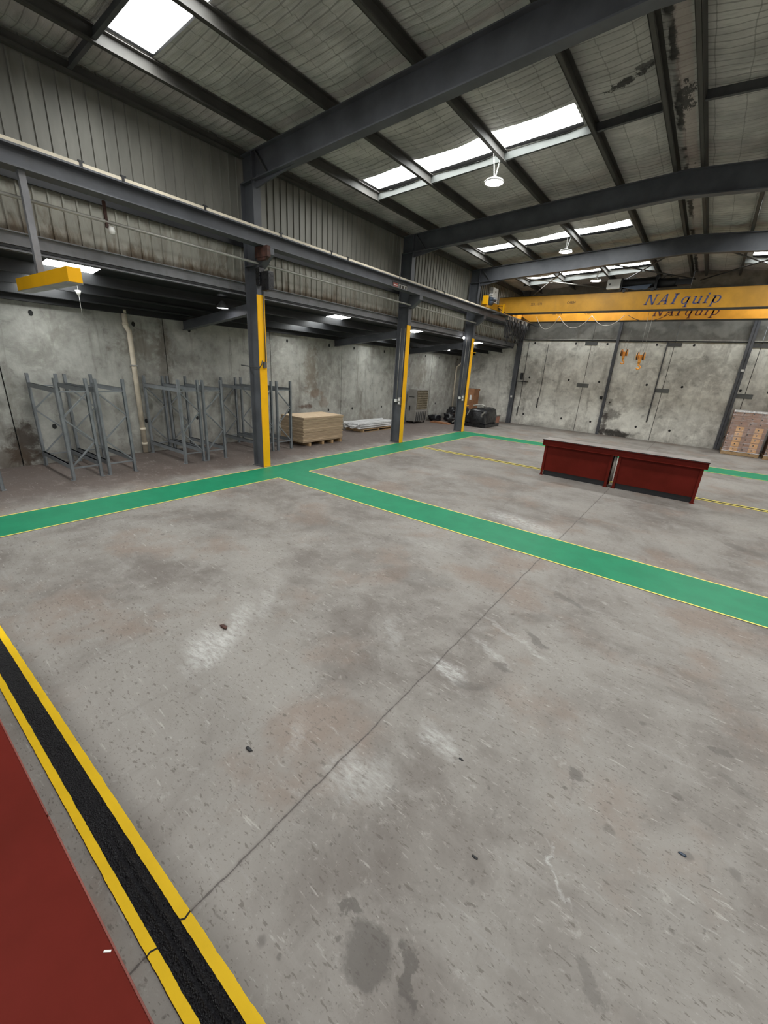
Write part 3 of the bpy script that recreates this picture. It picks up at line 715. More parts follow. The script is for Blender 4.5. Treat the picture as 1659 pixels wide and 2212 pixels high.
strip(m, (ix(-8), -8), (ix(5.98), 5.98), LW, .006, 1); strip(m, (ix(6.97), 6.97), (ix(16.77), 16.77), LW, .006, 1); m.build('yellow_edge', 'tapepale', e)
e = empty('painted_walkway', (-2, 6.5, 0), 'green painted walkway crossing the hall in the foreground', 'walkway')
m = MB(); quad(m, [(ix(6), 5.98), (XR, 5.98), (XR, 6.97), (ix(7), 6.97)], .0045); m.build('green_paint', 'green', e)
m = MB(); strip(m, (ix(6)-.0, 5.98), (XR, 5.98), LW, .006, 1); m.build('yellow_edge', 'tapepale', e)
m = MB(); strip(m, (ix(7), 6.97), (XR, 6.97), LW, .006, -1); m.build('yellow_edge', 'tapepale', e)
e = empty('painted_walkway', (-2, 17.2, 0), 'far green painted walkway beyond the red bench', 'walkway')
m = MB(); quad(m, [(ix(17), 16.77), (XR, 16.70), (XR, 18.12), (ix(17.64), 17.64)], .0045); m.build('green_paint', 'green', e)
m = MB(); strip(m, (ix(17), 16.77), (XR, 16.70), .035, .006, 1); m.build('yellow_edge', 'tapepale', e)
m = MB(); strip(m, (ox(17.64), 17.64), (XR, 18.12), .035, .006, -1); m.build('yellow_edge', 'tapepale', e)

e = empty('floor_trench_strip', (-1.5, 0.38, 0), 'black patched floor strip between two yellow lines beside the red surface', 'floor strip')
m = MB()
nx, ny = 1100, 22
vs = []; x0_, x1_ = -8.3, 6.0
for i in range(nx+1):
    x = x0_+(x1_-x0_)*i/nx
    gy_ = 0.386 + 0.010*noise.noise((x*3, 0, 5)) + 0.006*noise.noise((x*14, 2, 5))
    for j in range(ny+1):
        y = 0.320+0.129*j/ny
        d = abs(y-gy_)
        z = 0.004 + 0.003*noise.noise((x*40, y*40, 0)) + 0.003*noise.noise((x*90, y*90, 4))
        fade = min(1, max(0, (x+2.35)/0.7))
        z += -0.012*fade*math.exp(-(d/0.006)**2) + 0.011*fade*math.exp(-((d-0.018)/0.012)**2)
        vs.append((x, y, 0.002 if j in (0, ny) else min(max(z, 0.001), 0.003+0.8*min(j, ny-j)*0.129/ny)))
fs = [(i*(ny+1)+j, (i+1)*(ny+1)+j, (i+1)*(ny+1)+j+1, i*(ny+1)+j+1) for i in range(nx) for j in range(ny)]
m.add(vs, fs, True); m.build('asphalt_fill', 'asphalt', e)
def ragged(y0, y1, amp, z):
    mb = MB(); vs = []; n_ = 900
    for i in range(n_+1):
        x = x0_+(x1_-x0_)*i/n_
        vs.append((x, y0+amp*noise.noise((x*9, 1, 0))+amp*.7*noise.noise((x*40, 1, 0)), z)); vs.append((x, y1+amp*noise.noise((x*9, 6, 0))+amp*.7*noise.noise((x*40, 6, 0)), z))
    mb.add(vs, [(2*i, 2*i+2, 2*i+3, 2*i+1) for i in range(n_)]); return mb
ragged(0.443, 0.492, .003, .0062).build('yellow_line', 'tape', e)
ragged(0.284, 0.326, .003, .0062).build('yellow_line', 'tape', e)
m = MB(); m.add([(-1.415, .440, .0072), (-1.40, .46, .0072), (-1.408, .492, .0072), (-1.398, .492, .0072), (-1.39, .46, .0072), (-1.405, .44, .0072)], [(0, 1, 2, 3, 4, 5)])
m.add([(-1.40, .284, .0072), (-1.405, .30, .0072), (-1.392, .327, .0072), (-1.384, .327, .0072), (-1.396, .30, .0072), (-1.392, .284, .0072)], [(0, 1, 2, 3, 4, 5)])
m.build('crack', 'darkgap', e)
e = empty('floor_channel_strip', (-1.5, 12.4, 0), 'thin black channel with two pale yellow lines running under the red bench', 'floor strip')
m = MB(); m.box(-7.56, XR, 12.36, 12.44, 0, .006); m.build('black_channel', 'asphalt', e)
m = MB(); quad(m, [(-7.58, 12.29), (XR, 12.27), (XR, 12.33), (-7.58, 12.35)], .007); m.build('yellow_line', 'tapepale', e)
m = MB(); quad(m, [(-7.58, 12.45), (XR, 12.43), (XR, 12.49), (-7.58, 12.51)], .007); m.build('yellow_line', 'tapepale', e)

# ------------------------------------------------------------------ red benches
def bench_half(parent, x0, x1, y0, dep, left_end, right_end):
    # front face at y0 (towards the viewer), skirt panel between leg channels
    m = MB()
    m.box(x0, x1, y0+0.035, y0+0.043, 0.14, 0.84); m.build('front_panel', 'red', parent)
    for a in (x0, x1-0.06):
        m = MB()
        m.box(a, a+0.06, y0+0.004, y0+0.012, 0.008, 0.84)
        xo = a if a == x0 else a+0.052
        m.box(xo, xo+0.008, y0+0.012, y0+0.10, 0.008, 0.84)
        m.box(a-0.02, a+0.08, y0-0.01, y0+0.11, 0, 0.008)
        m.build('leg', 'red', parent)
        m = MB(); m.box(a, a+0.06, y0+dep-0.10, y0+dep-0.04, 0.0, 0.84); m.build('leg', 'red', parent)
    m = MB(); m.box(x0, x1, y0+dep-0.05, y0+dep-0.042, 0.004, 0.84); m.build('rear_panel', 'red', parent)
BY = 11.70
e = empty('steel_bench', (-1.4, BY, 0), 'long dark red steel bench standing in the middle of the hall', 'bench')
bench_half(e, -3.20, -1.50, BY, 0.46, 1, 0); bench_half(e, -1.37, 0.37, BY, 0.46, 0, 1)
m = MB(); m.box(-3.27, 0.44, BY-0.06, BY+0.50, 0.985, 1.0); m.build('top_plate', 'benchtop', e)
m = MB()
m.box(-3.27, 0.44, BY-0.062, BY-0.052, 0.972, 0.998); m.box(-3.26, 0.43, BY-0.02, BY-0.012, 0.84, 0.985)
m.box(-3.26, 0.43, BY-0.058, BY-0.012, 0.835, 0.845); m.box(-3.26, 0.43, BY+0.42, BY+0.43, 0.84, 0.985)
m.box(-3.262, -3.25, BY-0.05, BY+0.43, 0.84, 0.985); m.box(0.42, 0.432, BY-0.05, BY+0.43, 0.84, 0.985)
m.build('edge_channel', 'red', e)
m = MB(); m.box(-3.27, 0.44, BY-0.063, BY-0.058, 0.984, 1.0005); m.build('black_edge', 'darkgap', e)
m = MB(); m.box(-3.14, -1.56, BY+0.06, BY+0.07, 0.002, 0.16); m.box(-1.31, 0.31, BY+0.06, BY+0.07, 0.002, 0.16); m.build('under_bench_shade', 'black', e)  # black strips stand in for the shade under the bench
m = MB(); m.tube([(-1.435, BY+0.03, 0.17), (-1.435, BY+0.03, 0.83)], 0.036, 10); m.build('centre_post', simple('bare_steel_post', (0.20, 0.18, 0.16), 0.45, 0.3), e)

e = empty('red_work_surface', (-2, -0.4, 0), 'red painted steel surface at the lower left edge, beside the yellow lines', 'table')
for a, b, nm in ((-4.6, 1.4, 0),):
    m = MB(); m.box(a, b, -0.95, 0.123, 0.985, 1.0); m.build('top_plate', 'red', e)
m = MB(); m.box(-4.6, -1.525, 0.1235, 0.1295, 0.955, 1.002); m.box(-1.515, 1.4, 0.1235, 0.1295, 0.955, 1.002); m.build('edge_lip', simple('red_lip_paint', (0.20, 0.045, 0.032), 0.35), e, 0.003)
m = MB(); m.bar((-.965, .105, 1.001), (-.950, .118, 1.001), .005, .002); m.build('white_chip', 'white', e)
m = MB(); m.box(-4.5, 1.3, 0.02, 0.03, 0.2, 0.98); m.box(-4.5, 1.3, -.9, -.89, .2, .98); m.build('skirt', 'red', e)
for a in (-4.5, -1.5, 1.2):
    for b in (-0.88, -0.05):
        m = MB(); m.box(a, a+0.08, b, b+0.08, 0, 0.985); m.build('leg', 'red', e)

# ------------------------------------------------------------------ pallet rack frames
def frame(parent, x, y0, y1, kind):
    ht = 2.04
    for y in (y0, y1):
        s_ = 1 if y == y0 else -1
        m = MB(); m.box(x-0.036, x+0.036, y-0.003, y+0.003, 0, ht); m.box(x-0.036, x-0.032, y, y+s_*0.05, 0, ht) if s_ > 0 else m.box(x-0.036, x-0.032, y-0.05, y, 0, ht)
        m.box(x+0.032, x+0.036, min(y, y+s_*.05), max(y, y+s_*.05), 0, ht)
        m.box(x-0.055, x+0.055, y-0.03, y+0.03, 0, 0.006)
        m.build('upright', 'rack', parent)
    a, b = (y0+.03, y1-.03) if kind == 'A' else (y1-.03, y0+.03)
    for p, q in (((a, 1.76), (b, 1.27)), ((b, 1.27), (a, 0.77)), ((a, 0.77), (b, 0.27)), ((y0, 1.78), (y1, 1.78)), ((y0, 0.25), (y1, 0.25))):
        m = MB(); m.bar((x, p[0], p[1]), (x, q[0], q[1]), 0.028, 0.028, (1, 0, 0)); m.build('brace', 'rack', parent)
RG = 'pallet rack bays along the concrete wall'
def rack(y0, y1, kind, lab, tops=True):
    e = empty('pallet_rack', (-11, (y0+y1)/2, 0), lab, 'rack', RG)
    frame(e, -10.1, y0, y1, kind); frame(e, -11.86, y0, y1, kind)
    for y in (y0, y1):
        s_ = 0.02 if y == y0 else -0.02
        for z in (1.80, 0.28):
            m = MB(); m.box(-11.83, -10.13, y+s_-0.022, y+s_+0.022, z-0.045, z+0.045)
            m.box(-11.83, -10.13, y+s_-0.026, y+s_+0.026, z+0.030, z+0.045)
            m.build('beam', 'rack', e)
    return e
rack(1.05, 1.60, 'A', 'grey steel pallet rack cut off by the left picture edge')
rack(2.69, 3.25, 'B', 'grey steel pallet rack bay left of the cream pipe, leftmost complete one')
rack(3.37, 3.94, 'A', 'grey steel pallet rack bay directly left of the cream pipe')
rack(5.10, 5.63, 'A', 'grey steel pallet rack bay directly right of the cream pipe')
rack(5.71, 6.26, 'B', 'grey steel pallet rack bay left of the nearest column')
rack(7.33, 7.87, 'B', 'grey steel pallet rack bay partly hidden behind the nearest column')
rack(8.02, 8.58, 'A', 'grey steel pallet rack bay beside the particle board stack')
# ------------------------------------------------------------------ goods along the left wall
def pallet(x0, x1, y0, y1, lab, zt=0.12, grp='timber pallets', along='x'):
    e = empty('timber_pallet', ((x0+x1)/2, (y0+y1)/2, 0), lab, 'pallet', grp)
    n_ = 3
    for i in range(n_):
        y = y0 + (y1-y0-0.09)*i/(n_-1)
        m = MB(); m.box(x0, x1, y, y+0.09, 0.012, zt-0.018); m.build('bearer', 'pallet', e)
    k_ = max(5, int((x1-x0)/0.16)); 
    m = MB()
    for i in range(k_):
        a = x0+(x1-x0-0.1)*i/(k_-1); m.box(a, a+0.1, y0, y1, zt-0.018, zt)
    m.build('deck_boards', 'pallet', e)
    m = MB()
    for a in (x0, (x0+x1)/2-.05, x1-0.1): m.box(a, a+0.1, y0, y1, 0, 0.012)
    m.build('base_boards', 'pallet', e)
    return e
# particle board stack: pallet with blocks turned to the aisle
e = empty('timber_pallet', (-10.6, 10, 0), 'timber pallet under the particle board stack', 'pallet')
for y in (9.25, 9.85, 10.3, 10.72):
    m = MB(); m.box(-11.1, -10.02, y, y+0.09, 0, 0.11); m.build('bearer', 'pallet', e)
m = MB(); m.box(-11.1, -10.08, 9.1, 10.85, 0.11, 0.125); m.build('deck_boards', 'pallet', e)
nb = 20
for i in range(nb):
    z = 0.127+i*0.0405; dx = random.uniform(-.012, .012); dy = random.uniform(-.02, .02)
    if i > nb-4: dx += .02
    m = MB(); m.box(-11.12+dx, -10.02+dx, 9.0+dy, 10.86+dy, z, z+0.039)
    lb = 'tan particle board sheet in the stack beside the pallet racks'
    if i == nb-1: lb = 'topmost particle board sheet of the stack beside the pallet racks'
    tag(m.build('particle_board_sheet', 'particle'), lb, 'board', 'particle board sheets' if i < nb-1 else None)

pallet(-11.9, -10.95, 13.1, 15.2, 'low timber pallet under the pale steel bars', 0.11)
for i in range(21):
    lay = i // 7; k_ = i % 7
    y0 = 12.75+random.uniform(0, .25); y1 = 15.3+random.uniform(-.3, .25)
    xx = -11.8+0.13*k_+0.02*(lay % 2)+random.uniform(-.006, .006)+0.01*lay; z = 0.115+lay*0.085
    sk = random.uniform(-.006, .006)
    m = MB(); p0 = (xx-sk, y0, z+0.035); p1 = (xx+sk, y1, z+0.035)
    m.bar(p0, p1, 0.06, 0.006); m.bar((p0[0]-.03, p0[1], z+.06), (p1[0]-.03, p1[1], z+.06), 0.006, 0.05); m.bar((p0[0]+.03, p0[1], z+.06), (p1[0]+.03, p1[1], z+.06), 0.006, 0.05)
    m.bar((p0[0], p0[1]-.004, z+.05), (p0[0], p0[1], z+.05), .066, .05) if i % 2 else None
    tag(m.build('steel_bar', simple('pale_zinc', (0.8, 0.8, 0.8), 0.4, 0.0) if i == 0 else bpy.data.materials['pale_zinc']),
        'pale galvanised steel channel bar in the low pile between nearest and middle columns', 'steel bar', 'pale steel bars piled on a pallet')

# evaporative cooler
e = empty('evaporative_cooler', (-11.6, 18.4, 0), 'tall grey portable cooler with beige grille side, against the concrete wall behind the middle column', 'cooler')
cx0, cx1, cy0, cy1 = -11.95, -11.35, 17.6, 18.75
m = MB(); m.prism([(cx0+.02, .62), (cx1-.02, .62), (cx1-.03, 1.66), (cx0+.12, 1.66), (cx0+.02, 1.50)], 'y', cy0+.04, cy1-.03); m.build('housing', 'greyplastic', e, .015)
m = MB(); m.prism([(cx0+.03, .10), (cx1-.05, .10), (cx1, .58), (cx1, .64), (cx0-.0, .64), (cx0, .58)], 'y', cy0+.02, cy1); m.build('water_tank', 'greyplastic', e, .015)
m = MB()
for i in range(6): yy = cy0+.10+i*.17; m.box(cx1-.03, cx1+.012, yy, yy+.035, .14, .58)
m.build('tank_ribs', 'chardull', e)
m = MB(); m.box(cx1-.03, cx1-.018, cy0+.09, cy1-.08, .70, 1.60); m.build('grille_back', simple('dark_brown_mesh', (0.06, 0.045, 0.025), 0.8), e)
for r in range(8):
    for c_ in range(2):
        a = cy0+.10+c_*.50; z = .715+r*.112
        m = MB(); m.box(cx1-.022, cx1+.004, a, a+.47, z, z+.014); m.box(cx1-.022, cx1+.004, a, a+.47, z+.09, z+.1)
        for q in range(7): m.box(cx1-.022, cx1, a+q*.075, a+q*.075+.012, z, z+.1)
        m.build('grille_panel', 'grille', e)
m = MB(); m.box(cx0+.15, cx1-.15, cy0+.015, cy0+.045, 1.28, 1.31); m.build('handle_slot', 'black', e)
m = MB(); m.box(cx0+.2, cx0+.24, cy0-.01, cy0+.04, .62, .86); m.build('control_knob', 'black', e)
for a in (cx0+.08, cx1-.12):
    for b in (cy0+.12, cy1-.12):
        m = MB(); m.tube([(a-.02, b, .05), (a+.02, b, .05)], .05, 12); m.box(a-.03, a+.03, b-.03, b+.03, .08, .11); m.build('caster', 'black', e)

# dark goods in the far corner
def blob(c, s, seed, rough=.25, sub=3):
    bm = bmesh.new(); bmesh.ops.create_icosphere(bm, subdivisions=sub, radius=1)
    me = MB(); vs = []
    for v in bm.verts:
        p = v.co.copy(); q = Vector([math.copysign(abs(t)**0.6, t) for t in p])
        n_ = 1+rough*noise.noise(p*1.6+Vector((seed, 0, 0)))+rough*.35*noise.noise(p*4+Vector((0, seed, 0)))
        z = max(q.z*n_, -0.97)
        vs.append((c[0]+q.x*n_*s[0], c[1]+q.y*n_*s[1], c[2]+z*s[2]))
    fs = [tuple(v.index for v in f.verts) for f in bm.faces]; bm.free()
    me.add(vs, fs, True); return me
m = blob((-9.0, 20.5, .47), (.52, .95, .47), 3, .13)
e = empty('wrapped_pallet_load', (-9.0, 20.5, 0), 'large pallet load wrapped in black plastic, right of the farthest column', 'wrapped load')
m.build('black_wrap', 'blackwrap', e)
m = MB(); m.box(-9.75, -8.42, 19.6, 21.3, .02, .16); m.build('base_pallet', 'blackwrap', e)
m = MB(); m.prism([(-9.62, .16), (-8.5, .16), (-8.62, .80), (-9.45, .84)], 'y', 19.66, 21.1); m.build('load_body', 'blackwrap', e, .04)
m = MB(); m.bar((-8.72, 19.62, .60), (-8.56, 19.62, .78), .07, .012, (0, 1, 0)); m.bar((-8.95, 19.63, .56), (-8.66, 19.62, .54), .05, .012, (0, 1, 0)); m.bar((-9.5, 19.64, .55), (-9.38, 19.64, .82), .05, .012, (0, 1, 0)); m.build('white_label', 'conduit', e)
m = MB(); m.tube([(-9.4, 20, 1.01), (-9.1, 20.3, 1.08), (-8.8, 20.2, 1.01)], .04, 8); m.box(-9.2, -8.9, 20.0, 20.4, .97, 1.03)
tag(m.build('scrap_bundle', 'conduit'), 'small pale bundle lying on the black wrapped load', 'bundle')
for i, (x, y, z, a, b, c_, lb) in enumerate([(-11.55, 19.95, .16, .28, .36, .16, 'black bag right beside the grey cooler'), (-10.98, 20.55, .22, .24, .34, .23, 'middle black bag between cooler and farthest column'),
        (-10.38, 20.95, .40, .25, .28, .40, 'tallest black bag, left of the farthest column'), (-10.35, 19.85, .14, .34, .32, .15, 'low black bag in front, left of the farthest column'),
        (-11.3, 21.45, .33, .30, .34, .34, 'black bag at the back near the cream corner pipe')]):
    tag(blob((x, y, z), (a, b, c_), i*7.3, .35).build('black_bag', 'blackwrap'), lb, 'bag', 'black bags in the far corner')
    if i in (1, 3):
        m = MB(); m.bar((x+.1, y-b-.02, z*.7), (x+.25, y-b-.01, z*1.5), .05, .02, (0, 1, 0)); tag(m.build('cloth_strap', 'conduit'), 'pale strap hanging over a ' + ('middle' if i == 1 else 'low front') + ' black bag', 'strap')
m = MB(); m.box(-11.3, -10.2, 19.0, 19.28, 0, .05); m.box(-11.2, -10.3, 19.04, 19.24, .05, .085)
tag(m.build('timber_plank', 'plywood'), 'flat brown timber planks on the floor in front of the black bags', 'plank')
e = empty('cardboard_crate', (-10.7, 22.4, 0), 'tall brown crate standing behind the farthest column', 'crate')
m = MB(); m.box(-11.1, -10.45, 22.1, 22.8, 0, 1.72); m.build('body', 'plywood', e)
m = MB(); m.box(-11.13, -10.42, 22.07, 22.83, 1.64, 1.74); m.box(-11.13, -11.07, 22.07, 22.12, 0, 1.64); m.box(-10.48, -10.42, 22.07, 22.12, 0, 1.64); m.build('frame_battens', 'plywood', e)
m = MB(); m.box(-10.66, -10.54, 22.06, 22.075, 1.15, 1.40); m.build('label', 'white', e)
e = empty('low_crate', (-9.0, 22.6, 0), 'low reddish box with a pale lid beside the corner column', 'crate')
m = MB(); m.box(-9.75, -9.05, 22.2, 22.9, 0, .38); m.build('body', simple('salmon_box', (0.42, 0.2, 0.14), .7), e)
m = MB(); m.box(-9.78, -9.02, 22.17, 22.93, .38, .42); m.build('lid', 'conduit', e)

# wrapped carton pallets at the right
def carton_load(x0, x1, y0, y1, top, lab, plab):
    pallet(x0-.02, x1+.02, y0-.02, y1+.02, plab, .14)
    mats = ['carton', 'orangecarton']
    if 'orangecarton' not in MAT:
        MAT['orangecarton'] = simple('orange_cardboard', (0.72, 0.38, 0.13), .75, 0, .08, 5); MAT['printcarton'] = simple('printed_brown_cardboard', (0.32, 0.17, 0.10), .7, 0, .1, 5)
    nx_, nz_ = 4, 8; h = (top-.15)/nz_; wd = (x1-x0)/nx_
    for r in range(nz_):
        for c_ in range(nx_):
            a = x0+c_*wd; z = .142+r*h
            e = empty('carton', (a+wd/2, (y0+y1)/2, z), 'brown carton in the stretch wrapped stack, ' + lab, 'carton', 'cartons, ' + lab)
            m = MB(); m.box(a+.004, a+wd-.004, y0, y1, z, z+h-.006); m.build('box', 'printcarton', e)
            if r < 5 and c_ % 2 == 1 - 0:
                m = MB(); m.box(a-.07, a+wd*.62, y0-.004, y0-.001, z+.01, z+h-.012); m.build('orange_panel', 'orangecarton', e)
            m = MB(); m.lathe([(0, 0), (.024, 0)], (0, 0, 0), 8)
            mm = MB(); cxx = a+.04; cz = z+h*.55
            mm.add([(cxx+.022*math.cos(t*PI/4), y0-.006, cz+.03*math.sin(t*PI/4)) for t in range(8)], [tuple(range(8))]); mm.build('printed_mark', 'ink', e)
    e = empty('stretch_wrap', ((x0+x1)/2, (y0+y1)/2, .14), 'clear stretch wrap around the cartons, ' + lab, 'plastic wrap')
    m = MB(); n_ = 40; q = .012
    ring = [(x0-q, y0-q), (x1+q, y0-q), (x1+q, y1+q), (x0-q, y1+q)]
    vs = []; fs = []
    for i in range(n_+1):
        z = .15+(top-.14)*i/n_; s_ = .004*noise.noise((0, 0, z*25))
        for (x, y) in ring: vs.append((x+math.copysign(s_, x-(x0+x1)/2), y+math.copysign(s_, y-(y0+y1)/2), z))
    for i in range(n_):
        for k_ in range(4): fs.append((i*4+k_, i*4+(k_+1) % 4, i*4+4+(k_+1) % 4, i*4+4+k_))
    m.add(vs, fs); m.build('film', 'wrap', e)
    m = MB(); m.box(x0-.015, x1+.015, y0-.016, y0-.012, top-.06, top+.01); m.box(x0, x1, y0, y1, top, top+.004); m.box(x0-.02, x1+.02, y0-.022, y0-.012, .145, .17)
    m.build('film_edge', 'filmwhite', e)
MAT['filmwhite'] = simple('bunched_clear_film', (0.72, 0.70, 0.70), .2, 0, .25, 14)
carton_load(1.06, 2.24, 22.20, 23.2, 1.78, 'left of the two loads at the right edge', 'timber pallet under the left carton load at the right edge')
carton_load(2.40, 3.55, 22.0, 23.1, 1.60, 'right of the two loads at the right edge', 'timber pallet under the right carton load at the right edge')

# ------------------------------------------------------------------ wall fittings
def downpipe(x, y, ztop, kink, lab):
    m = MB(); m.tube([(x, y, .02), (x, y, kink-.15), (x+.0, y-.0, kink-.02), (x-.02, y-.06, kink+.10), (x-.02, y-.06, ztop)], .06, 12)
    for z in (.22, .62, kink+.12, ztop-.12): m.lathe([(.06, 0), (.07, 0), (.07, .07), (.06, .07)], (x-(.02 if z > kink else 0), y-(.06 if z > kink else 0), z), 14)
    e = empty('downpipe', (x, y, 0), lab, 'pipe'); m.build('pipe', 'pipe', e)
    m = MB(); m.box(x-.08, x+.07, y-.065, y+.065, 2.26, 2.29); m.build('pipe_clip', 'galv', e)
    return e
downpipe(-11.90, 4.95, 3.62, 3.1, 'cream plastic downpipe on the left concrete wall between the pallet racks')
m = MB(); m.tube([(-11.6, 22.9, 3.5), (-11.75, 22.75, 3.1), (-11.93, 22.5, 2.85), (-11.93, 22.5, .05)], .045, 10)
tag(m.build('downpipe', 'pipe'), 'thin cream pipe in the far left corner behind the farthest column', 'pipe')
# lifting recesses
def dot_yz(y, z, par):
    m = MB(); m.add([(-11.994, y+.045*math.cos(t*PI/5), z+.06*math.sin(t*PI/5)) for t in range(10)], [tuple(range(10))]); return m.build('lifting_recess', 'darkgap', par)
def dot_xz(x, z, par):
    m = MB(); m.add([(x+.05*math.cos(t*PI/5), YB-.006, z+.055*math.sin(t*PI/5)) for t in range(10)], [tuple(range(10))]); return m.build('lifting_recess', 'darkgap', par)
for a, b in zip(ys[3:-1], ys[4:]):
    for dy in (.72, 2.78):
        for z in (3.27, .85): dot_yz(a+dy, z, wl)
for a in (-8.66, -5.15, -1.70, 1.27):
    for dx in (.72, 2.78):
        for z in (4.28, 2.53, .57): dot_xz(a+dx, z, wb)
for i, x in enumerate((-5.15, -1.70, 1.27)):
    w_ = ('left', 'middle', 'right')[i]
    m = MB(); m.box(x-.29, x+.27, YB-.02, YB, 2.22, 2.40)
    tag(m.build('joint_plate', 'plate'), 'grey steel plate over the %s panel joint of the far wall, lower one' % w_, 'plate', 'steel plates over the wall joints')
    m = MB(); m.box(x-.29, x+.27, YB-.03, YB, 4.22, 4.37)
    tag(m.build('joint_plate', 'chardull'), 'dark steel plate over the %s panel joint of the far wall, upper one' % w_, 'plate', 'steel plates over the wall joints')
for x, lb, w_ in ((-8.72, 'charcoal corner column at the left end of the far wall', .24), (-4.0, 'dark column on the far wall above the black stain', .12), (.90, 'dark column on the far wall beside the wrapped cartons', .20)):
    e = empty('wall_column', (x, YB-.1, 0), lb, 'column', 'columns against the far wall')
    m = MB(); d = .18 if x < -8 else .14
    m.box(x-w_/2, x+w_/2, YB-d-.0, YB-d+.015, 0, 7.1); m.box(x-.006, x+.006, YB-d, YB-.0, 0, 7.1); m.box(x-w_/2, x+w_/2, YB-.015, YB-.001, 0, 7.1)
    m.build('shaft', 'char', e)
    if x < -8:
        m = MB(); m.box(x-.04, x+.05, YB-d-.05, YB-d, 1.42, 1.52); m.build('switch_box', 'white', e)
        m = MB(); m.box(x+.3, x+.42, YB-.12, YB, 2.40, 2.75); m.box(x+.22, x+.75, YB-.3, YB, 2.28, 2.32); tag(m.build('wall_bracket', 'black'), 'black bracket shelf on the far wall right of the corner column', 'bracket')
        for dx, z0 in ((.42, .45), (1.45, 1.0)):
            m = MB(); m.tube([(x+dx, YB-.03, z0), (x+dx, YB-.03, z0+.45), (x+dx+.05, YB-.03, z0+.6), (x+dx+.05, YB-.03, 4.3)], [.03, .03, .012, .012], 6)
            tag(m.build('hanging_cable', 'chardull'), 'dark cable hanging down the far wall, ' + ('nearest the corner column' if dx < 1 else 'second from the corner column'), 'cable')
m = MB(); m.tube([(-1.98, YB-.03, .85), (-1.98, YB-.03, 1.1), (-1.98, YB-.03, 4.4)], [.035, .03, .025], 6)
tag(m.build('hanging_cable', 'chardull'), 'dark conduit down the far wall beside the middle joint', 'cable')
e = empty('switch_panel', (-3.75, YB-.06, 1.6), 'small white switch beside the dark column above the black stain', 'switch')
m = MB(); m.box(-3.80, -3.66, YB-.06, YB, 1.50, 1.76); m.build('box', 'conduit', e)
m = MB(); m.box(-3.76, -3.70, YB-.065, YB-.06, 1.56, 1.64); m.build('button', 'ink', e)
for (x, z, lb) in ((-4.12, 3.55, 'small white cap on the dark column above the black stain'), (.92, 3.28, 'small white cap on the dark column beside the wrapped cartons')):
    m = MB(); m.box(x-.05, x+.05, YB-.2, YB-.14, z, z+.09); tag(m.build('junction_box', 'white'), lb, 'junction box', 'white boxes on the far columns')
m = MB(); m.box(-4.22, -4.12, YB-.12, YB-.001, 1.72, 1.86); tag(m.build('junction_box', 'black'), 'small black box left of the dark column above the stain', 'junction box')

# ------------------------------------------------------------------ cranes
SER = {  # slab serif italic letters as filled quads: list of polygons in (u, v), x-height 0.68, cap height 1
 'N': (.92, [[(.02, 0), (.30, 0), (.30, .07), (.02, .07)], [(.11, 0), (.21, 0), (.21, 1), (.11, 1)], [(.0, .93), (.30, .93), (.30, 1), (0, 1)], [(.11, 1), (.28, 1), (.76, 0), (.62, 0)], [(.66, 0), (.75, 0), (.75, 1), (.66, 1)], [(.56, .93), (.86, .93), (.86, 1), (.56, 1)]]),
 'A': (.90, [[(.0, 0), (.28, 0), (.28, .07), (0, .07)], [(.08, 0), (.16, 0), (.47, 1), (.40, 1)], [(.40, 1), (.52, 1), (.74, 0), (.58, 0)], [(.24, .30), (.62, .30), (.62, .38), (.24, .38)], [(.48, 0), (.82, 0), (.82, .07), (.48, .07)]]),
 'I': (.46, [[(0, 0), (.36, 0), (.36, .07), (0, .07)], [(.10, 0), (.26, 0), (.26, 1), (.10, 1)], [(0, .93), (.36, .93), (.36, 1), (0, 1)]]),
 'i': (.40, [[(0, 0), (.32, 0), (.32, .06), (0, .06)], [(.09, 0), (.22, 0), (.22, .68), (.09, .68)], [(.0, .61), (.2, .61), (.2, .68), (0, .68)], [(.09, .80), (.22, .80), (.22, .96), (.09, .96)]]),
 'u': (.70, [[(.08, .1), (.20, .1), (.20, .68), (.08, .68)], [(0, .61), (.2, .61), (.2, .68), (0, .68)], [(.08, .12), (.20, .12), (.26, .07), (.24, -.02), (.14, 0)], [(.24, -.02), (.26, .07), (.38, .07), (.50, .15), (.50, .06), (.38, -.02)], [(.46, 0), (.58, 0), (.58, .68), (.46, .68)], [(.38, .61), (.58, .61), (.58, .68), (.38, .68)], [(.46, 0), (.66, 0), (.66, .06), (.46, .06)]]),
}
def ringpoly(cx, cy, rx, ry, t, a0=0, a1=360, n=18):
    out = []
    for i in range(n):
        p = math.radians(a0+(a1-a0)*i/n); q = math.radians(a0+(a1-a0)*(i+1)/n)
        out.append([(cx+rx*math.cos(p), cy+ry*math.sin(p)), (cx+rx*math.cos(q), cy+ry*math.sin(q)), (cx+(rx-t)*math.cos(q), cy+(ry-t*.55)*math.sin(q)), (cx+(rx-t)*math.cos(p), cy+(ry-t*.55)*math.sin(p))])
    return out
SER['q'] = (.70, ringpoly(.28, .34, .26, .35, .12) + [[(.42, -.32), (.54, -.32), (.54, .68), (.44, .68)], [(.34, -.32), (.64, -.32), (.64, -.26), (.34, -.26)]])
SER['p'] = (.72, ringpoly(.36, .34, .27, .35, .12) + [[(.10, -.32), (.22, -.32), (.22, .68), (.10, .68)], [(0, -.32), (.32, -.32), (.32, -.26), (0, -.26)], [(0, .61), (.2, .61), (.2, .68), (0, .68)]])
